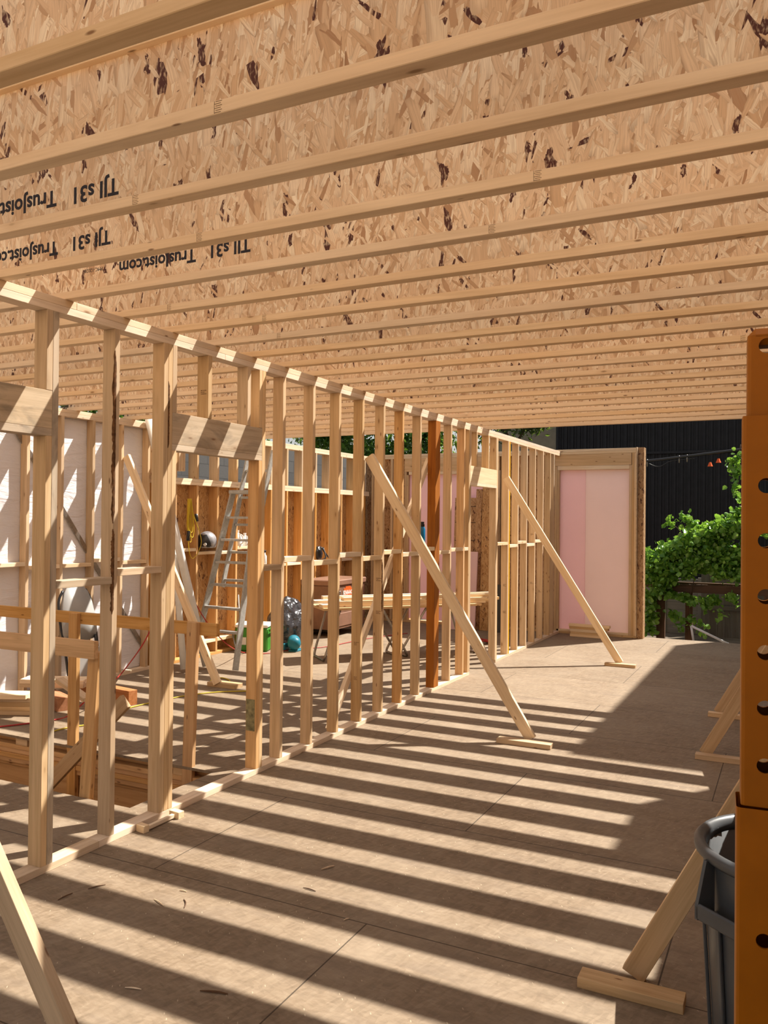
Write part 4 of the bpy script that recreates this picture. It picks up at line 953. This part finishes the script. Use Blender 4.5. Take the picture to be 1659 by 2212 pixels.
# black corrugated building
BBX = empty('neighbour_building', (-2, 24, -.6), 'black building clad in vertical ribbed metal beyond the hedge', 'building')
bm = bm_new(); x = -6.24
add_box(bm, ((-6.24+4)/2, 24.6, 4.2), (10.24, 1.1, 9.6))
while x < 4:
    add_box(bm, (x+.045, 24.03, 4.2), (.05, .05, 9.6)); add_box(bm, (x+.125, 24.04, 4.2), (.03, .03, 9.6)); x += .19
bm_obj('cladding', bm, M['black_metal'], BBX)
box_world('flashing', (-6.3, 23.93, 3.69), (4, 23.99, 3.76), M['black_metal'], BBX)
box_world('corner_trim', (-6.3, 23.96, -.6), (-6.22, 24.05, 9), M['black_metal'], BBX)
# beige house behind
hb = empty('neighbour_house', (-7.5, 27, -.6), 'beige house corner with a small window peeping left of the black building', 'house')
box_world('house_wall', (-9.2, 27, -.6), (-5.5, 31, 7), M['siding'], hb, bevel=0); box_world('window', (-7.05, 26.95, 3.9), (-6.75, 27.0, 4.8), M['glass_blue'], hb)
# overhead cable with string lights
cb_ = empty('overhead_cable', (-2.8, 19, 3), 'sagging black overhead cable with clips in front of the black building', 'cable')
c0, c1, c2, c3 = ony(1300, 1003, 19), ony(1395, 996, 19), ony(1480, 986, 19), ony(1640, 966, 19)
tube('cable', [c0, c1, c2, c3], .03, M['black_plastic'], cb_, smooth=6)
tube('cable', [ony(1380, 990, 19), ony(1420, 1008, 19), ony(1450, 996, 19), ony(1500, 990, 19)], .01, M['black_plastic'], cb_, smooth=6)
for px, py in ((1398, 998), (1467, 990), (1484, 988)):
    a = ony(px, py-6, 19); b = ony(px, py+10, 19); tube('clip', [a, b], .012, M['steel'], cb_)
for px, py, lb in ((1534, 1003, 'left orange lamp'), (1552, 995, 'right orange lamp')):
    a = ony(px, py, 19); bm = bm_new(); bmesh.ops.create_cone(bm, cap_ends=True, segments=12, radius1=.055, radius2=.02, depth=.09)
    tag(bm_obj('string_lamp', bm, M['orange'], None, Matrix.Translation(a), smooth=False), lb+' hanging from the overhead cable before the black building', 'lamp', 'lamps on the cable')
# vine over a timber pergola
pg = empty('pergola', (-1.8, 17.2, -.6), 'dark timber pergola frame under the green vine', 'pergola')
box_world('beam', (-2.15, 17.2, .40), (1.5, 17.3, .56), M['dark_beam'], pg); box_world('beam', (-3.2, 17.5, .45), (1.5, 17.6, .58), M['dark_beam'], pg)
for x0, x1, mt in ((-2.46, -2.30, 'dark_beam'), (-1.91, -1.78, 'dark_beam'), (-.5, -.38, 'dark_beam')): box_world('post', (x0, 17.2, -.62), (x1, 17.32, .40), M[mt], pg)
fn = empty('board_fence', (-1, 18.6, -.6), 'weathered grey board fence behind the pergola at right', 'fence')
for k in range(16): box_world('fence_board', (-1.75+.15*k, 18.6, -.62), (-1.605+.15*k, 18.62, .72), M['fence'], fn)
box_world('rail', (-1.7, 18.55, -.05), (.6, 18.598, .04), M['fence'], fn)
sd = empty('shed', (-2.5, 18.8, -.6), 'low pale grey shed wall with horizontal boards behind the pergola posts', 'shed')
for k in range(7): box_world('siding_board', (-3.4, 18.8, -.62+.17*k), (-1.78, 18.83, -.455+.17*k), M['fence2'], sd)
for x0 in (-2.55, -1.83): box_world('corner_post', (x0, 18.76, -.62), (x0+.07, 18.799, .6), M['fence2'], sd)
tag(tube('pipe', [ony(1493, 1352, 16), ony(1575, 1392, 16)], .022, M['pvc'], seg=12), 'pale pipe sloping down to the right beyond the deck edge', 'pipe', 'pale pipes beyond the deck')
tag(tube('pipe', [ony(1493, 1352, 16.1), ony(1499, 1392, 16.1)], .02, M['pvc'], seg=12), 'short pale upright pipe beside the dark pergola post', 'pipe', 'pale pipes beyond the deck')

def add_leaf(bm, c, s, rng, updir=.5, vine=True):
    n = Vector((rng.gauss(0, 1), rng.gauss(0, 1)-.25, rng.gauss(0, 1)+updir)).normalized()
    u = n.orthogonal().normalized(); u = Quaternion(n, rng.uniform(0, 2*PI)) @ u; v = n.cross(u)
    pts = [(0, -.5), (.38, -.42), (.5, 0), (.25, .35), (0, .62), (-.25, .35), (-.5, 0), (-.38, -.42)] if vine else [(0, -.6), (.25, 0), (0, .6), (-.25, 0)]
    vs = [bm.verts.new(c+u*a*s+v*b*s+n*(abs(a)*.25*s-abs(b)*.1*s)) for a, b in pts]
    if vine:
        bm.faces.new((vs[0], vs[1], vs[2], vs[3], vs[4])); bm.faces.new((vs[0], vs[4], vs[5], vs[6], vs[7]))
    else: bm.faces.new(vs)
def leaf_cloud(name, blobs, size, mat, parent, rng, shell=.55, vine=True, updir=.5):
    bm = bm_new()
    for (c, r, n) in blobs:
        for _ in range(n):
            d = Vector((rng.gauss(0, 1), rng.gauss(0, 1), rng.gauss(0, 1))).normalized(); k = min(1.35, abs(rng.gauss(.35+shell*.5, .33)))
            p = Vector((c[0]+d.x*r[0]*k, c[1]+d.y*r[1]*k, c[2]+d.z*r[2]*k)); add_leaf(bm, p, size*rng.uniform(.5, 1.45), rng, updir, vine)
    me = bpy.data.meshes.new(name); bm.to_mesh(me); bm.free(); return link(name, me, mat, parent)
rng = random.Random(11)
vn = empty('climbing_vine', (-1.8, 17.2, -.6), 'lush sunlit green climbing vine spilling over the pergola beyond the deck', 'vine')
blobs = []
def pxblob(x, y, Y, rx, ry, rz, n): c = ony(x, y, Y); blobs.append(((c.x, c.y, c.z), (rx, ry, rz), n))
for x, y, r, n in ((1395, 1200, .25, 260), (1420, 1215, .33, 420), (1450, 1190, .34, 420), (1480, 1180, .36, 460), (1510, 1165, .40, 520), (1545, 1150, .38, 520), (1585, 1140, .40, 560), (1620, 1130, .45, 500), (1660, 1120, .5, 400),
                   (1410, 1245, .30, 360), (1440, 1250, .26, 300), (1480, 1225, .34, 420), (1525, 1215, .36, 480), (1570, 1205, .38, 480), (1610, 1200, .4, 400), (1400, 1290, .22, 200), (1425, 1275, .2, 170), (1495, 1300, .12, 110), (1475, 1290, .14, 90), (1520, 1300, .12, 60), (1440, 1225, .36, 500), (1500, 1205, .34, 420), (1550, 1190, .34, 420), (1560, 1235, .3, 320), (1600, 1240, .3, 300), (1410, 1310, .16, 150), (1395, 1335, .14, 100), (1450, 1285, .14, 100), (1540, 1295, .14, 80), (1580, 1290, .14, 80)):
    pxblob(x, y, 17.1, r*.8, .45, r*.62, n)
for x, y, n in ((1490, 1340, 16), (1516, 1350, 14), (1525, 1310, 14), (1550, 1305, 16), (1560, 1330, 8), (1455, 1330, 30), (1468, 1355, 14), (1410, 1330, 60), (1402, 1360, 30), (1520, 1370, 5), (1590, 1302, 8), (1488, 1125, 30), (1500, 1140, 30), (1478, 1118, 10), (1452, 1130, 12), (1440, 1132, 6), (1582, 1000, 30), (1592, 1020, 30), (1597, 985, 20), (1590, 1050, 14), (1596, 1075, 12), (1600, 1108, 50)):
    pxblob(x, y, 17.0, .15, .12, .15, n)
leaf_cloud('leaves', [(c, r, int(n*1.5)) for c, r, n in blobs], .08, M['vine'], vn, rng, .4, True)
for a, b, c in (((1495, 1385), (1490, 1300), (1500, 1250)), ((1440, 1132), (1460, 1138), (1480, 1160)), ((1478, 1115), (1490, 1140), (1500, 1170)), ((1400, 1330), (1450, 1270), (1520, 1265)), ((1600, 960), (1592, 1020), (1605, 1110))):
    tube('stem', [ony(*a, 17.15), ony(*b, 17.15), ony(*c, 17.15)], .008, M['bark'], vn, 6, 5)

def tree(label, base, crown, n, size, mat='leaf', trunk_r=.16, group='trees beyond the building site'):
    b = Vector(base); t = empty('tree', b, label, 'tree', group)
    top = Vector((crown[0][0][0], crown[0][0][1], crown[0][0][2]))
    bm = bm_new(); pts = catmull([b, b.lerp(top, .5)+Vector((.15, 0, 0)), top], 5); add_tube(bm, pts, 1, 10, rs=[trunk_r*(1-.07*i) for i in range(len(pts))])
    for c, r, k in crown[1:]:
        s = pts[5+(int(abs(c[0])*10) % 4)]; add_tube(bm, [s, (s+Vector(c))/2+Vector((0, 0, .2)), Vector(c)], .04, 6, rs=[.06, .045, .02])
    bm_obj('trunk', bm, M['bark'], t, smooth=True)
    leaf_cloud('foliage', crown, size, M[mat], t, rng, .35, False, .2)
tree('broad leafy green tree behind the back wall, seen between the middle studs', (-10.9, 21.5, -.6), [((-10.9, 21.5, 5.5), (1.8, 1.3, 1.6), 3200), ((-12.5, 21.3, 4.3), (1.3, 1.0, 1.0), 1900), ((-9.4, 21.3, 4.2), (1.2, 1.0, 1.0), 1700), ((-10.9, 21, 3.6), (1.4, .9, .7), 1500)], 0, .17)
tree('dark feathery evergreen tree just left of the black building', (-8.2, 25.0, -.6), [((-8.2, 24.8, 5.9), (1.6, .9, 1.4), 2600), ((-7.35, 24.8, 4.95), (.8, .6, .55), 1000), ((-9.1, 24.8, 4.9), (.9, .8, .7), 1100)], 0, .15, 'leaf_d')
tree('tall green tree rising over the block wall at left, seen beside the joist ends', (-15.5, 18.5, -.6), [((-15.5, 18.5, 5.4), (2.0, 1.6, 1.9), 3000), ((-13.6, 18.2, 4.4), (1.3, 1.0, 1.2), 1700), ((-17.2, 18.5, 4.6), (1.3, 1.2, 1.1), 1500)], 0, .17)
tree('green tree glimpsed above the wrapped wall at far left', (-11.2, 9.2, -.6), [((-11.2, 9.2, 4.3), (1.0, 1.3, 1.0), 1700), ((-11.0, 10.6, 3.9), (.8, .8, .7), 800)], 0, .12)
tag(box_world('chimney_cowl', (-10.6, 10.9, 3.35), (-10.2, 11.2, 3.75), M['black_metal']), 'small dark roof box glimpsed above the wrapped wall plate', 'roof vent') if False else None

# neighbouring two storey house on the right (beyond the view): its roof line shades the far right of the deck
nh = empty('neighbour_house', (3.2, 13.8, -.6), 'tall neighbouring house standing right of the deck beyond the view', 'house')
box_world('house_wall', (1.62, 10.73, -.6), (5.6, 16.98, 7.35), M['siding'], nh, bevel=0)
box_world('shade_block', (1.62, 7.92, -.6), (2.5, 8.90, 5.82), M['siding'], nh, bevel=0)  # unseen block added beside the house to cut some sun stripes short

# ------------------------------------------------------------------ light
sun_d = bpy.data.lights.new('sun', 'SUN'); sun = bpy.data.objects.new('sun', sun_d); COL.objects.link(sun)
sd_ = Vector((-.43, -.603, -1)).normalized(); sun.rotation_euler = sd_.to_track_quat('-Z', 'Y').to_euler(); sun.location = (5, 7, 12)
sun_d.energy = 9.3; sun_d.angle = math.radians(.53); sun_d.color = (1.0, .93, .83)
w = bpy.data.worlds.new('world'); SC.world = w; w.use_nodes = True; nt = w.node_tree; nt.nodes.clear()
sk = N(nt, 'ShaderNodeTexSky'); sk.sky_type = 'NISHITA'; sk.sun_disc = False; sk.sun_elevation = math.radians(54); sk.sun_rotation = math.atan2(.43, .58); sk.air_density = 1.0; sk.dust_density = 2.0
hs = N(nt, 'ShaderNodeHueSaturation', Saturation=.45, Value=1.0); L(nt, sk.outputs[0], hs.inputs['Color'])
tn_ = mix(nt, 1.0, hs.outputs[0], (1.0, .95, .90), 'MULTIPLY')
bg = N(nt, 'ShaderNodeBackground', Strength=.13); L(nt, tn_, bg.inputs[0]); ow = N(nt, 'ShaderNodeOutputWorld'); L(nt, bg.outputs[0], ow.inputs[0])

SC.view_settings.view_transform = 'Standard'; SC.view_settings.look = 'None'; SC.view_settings.exposure = 0.14; SC.view_settings.gamma = 1.0; SC.view_settings.use_curve_mapping = False
SC.cycles.max_bounces = 10; SC.cycles.diffuse_bounces = 7
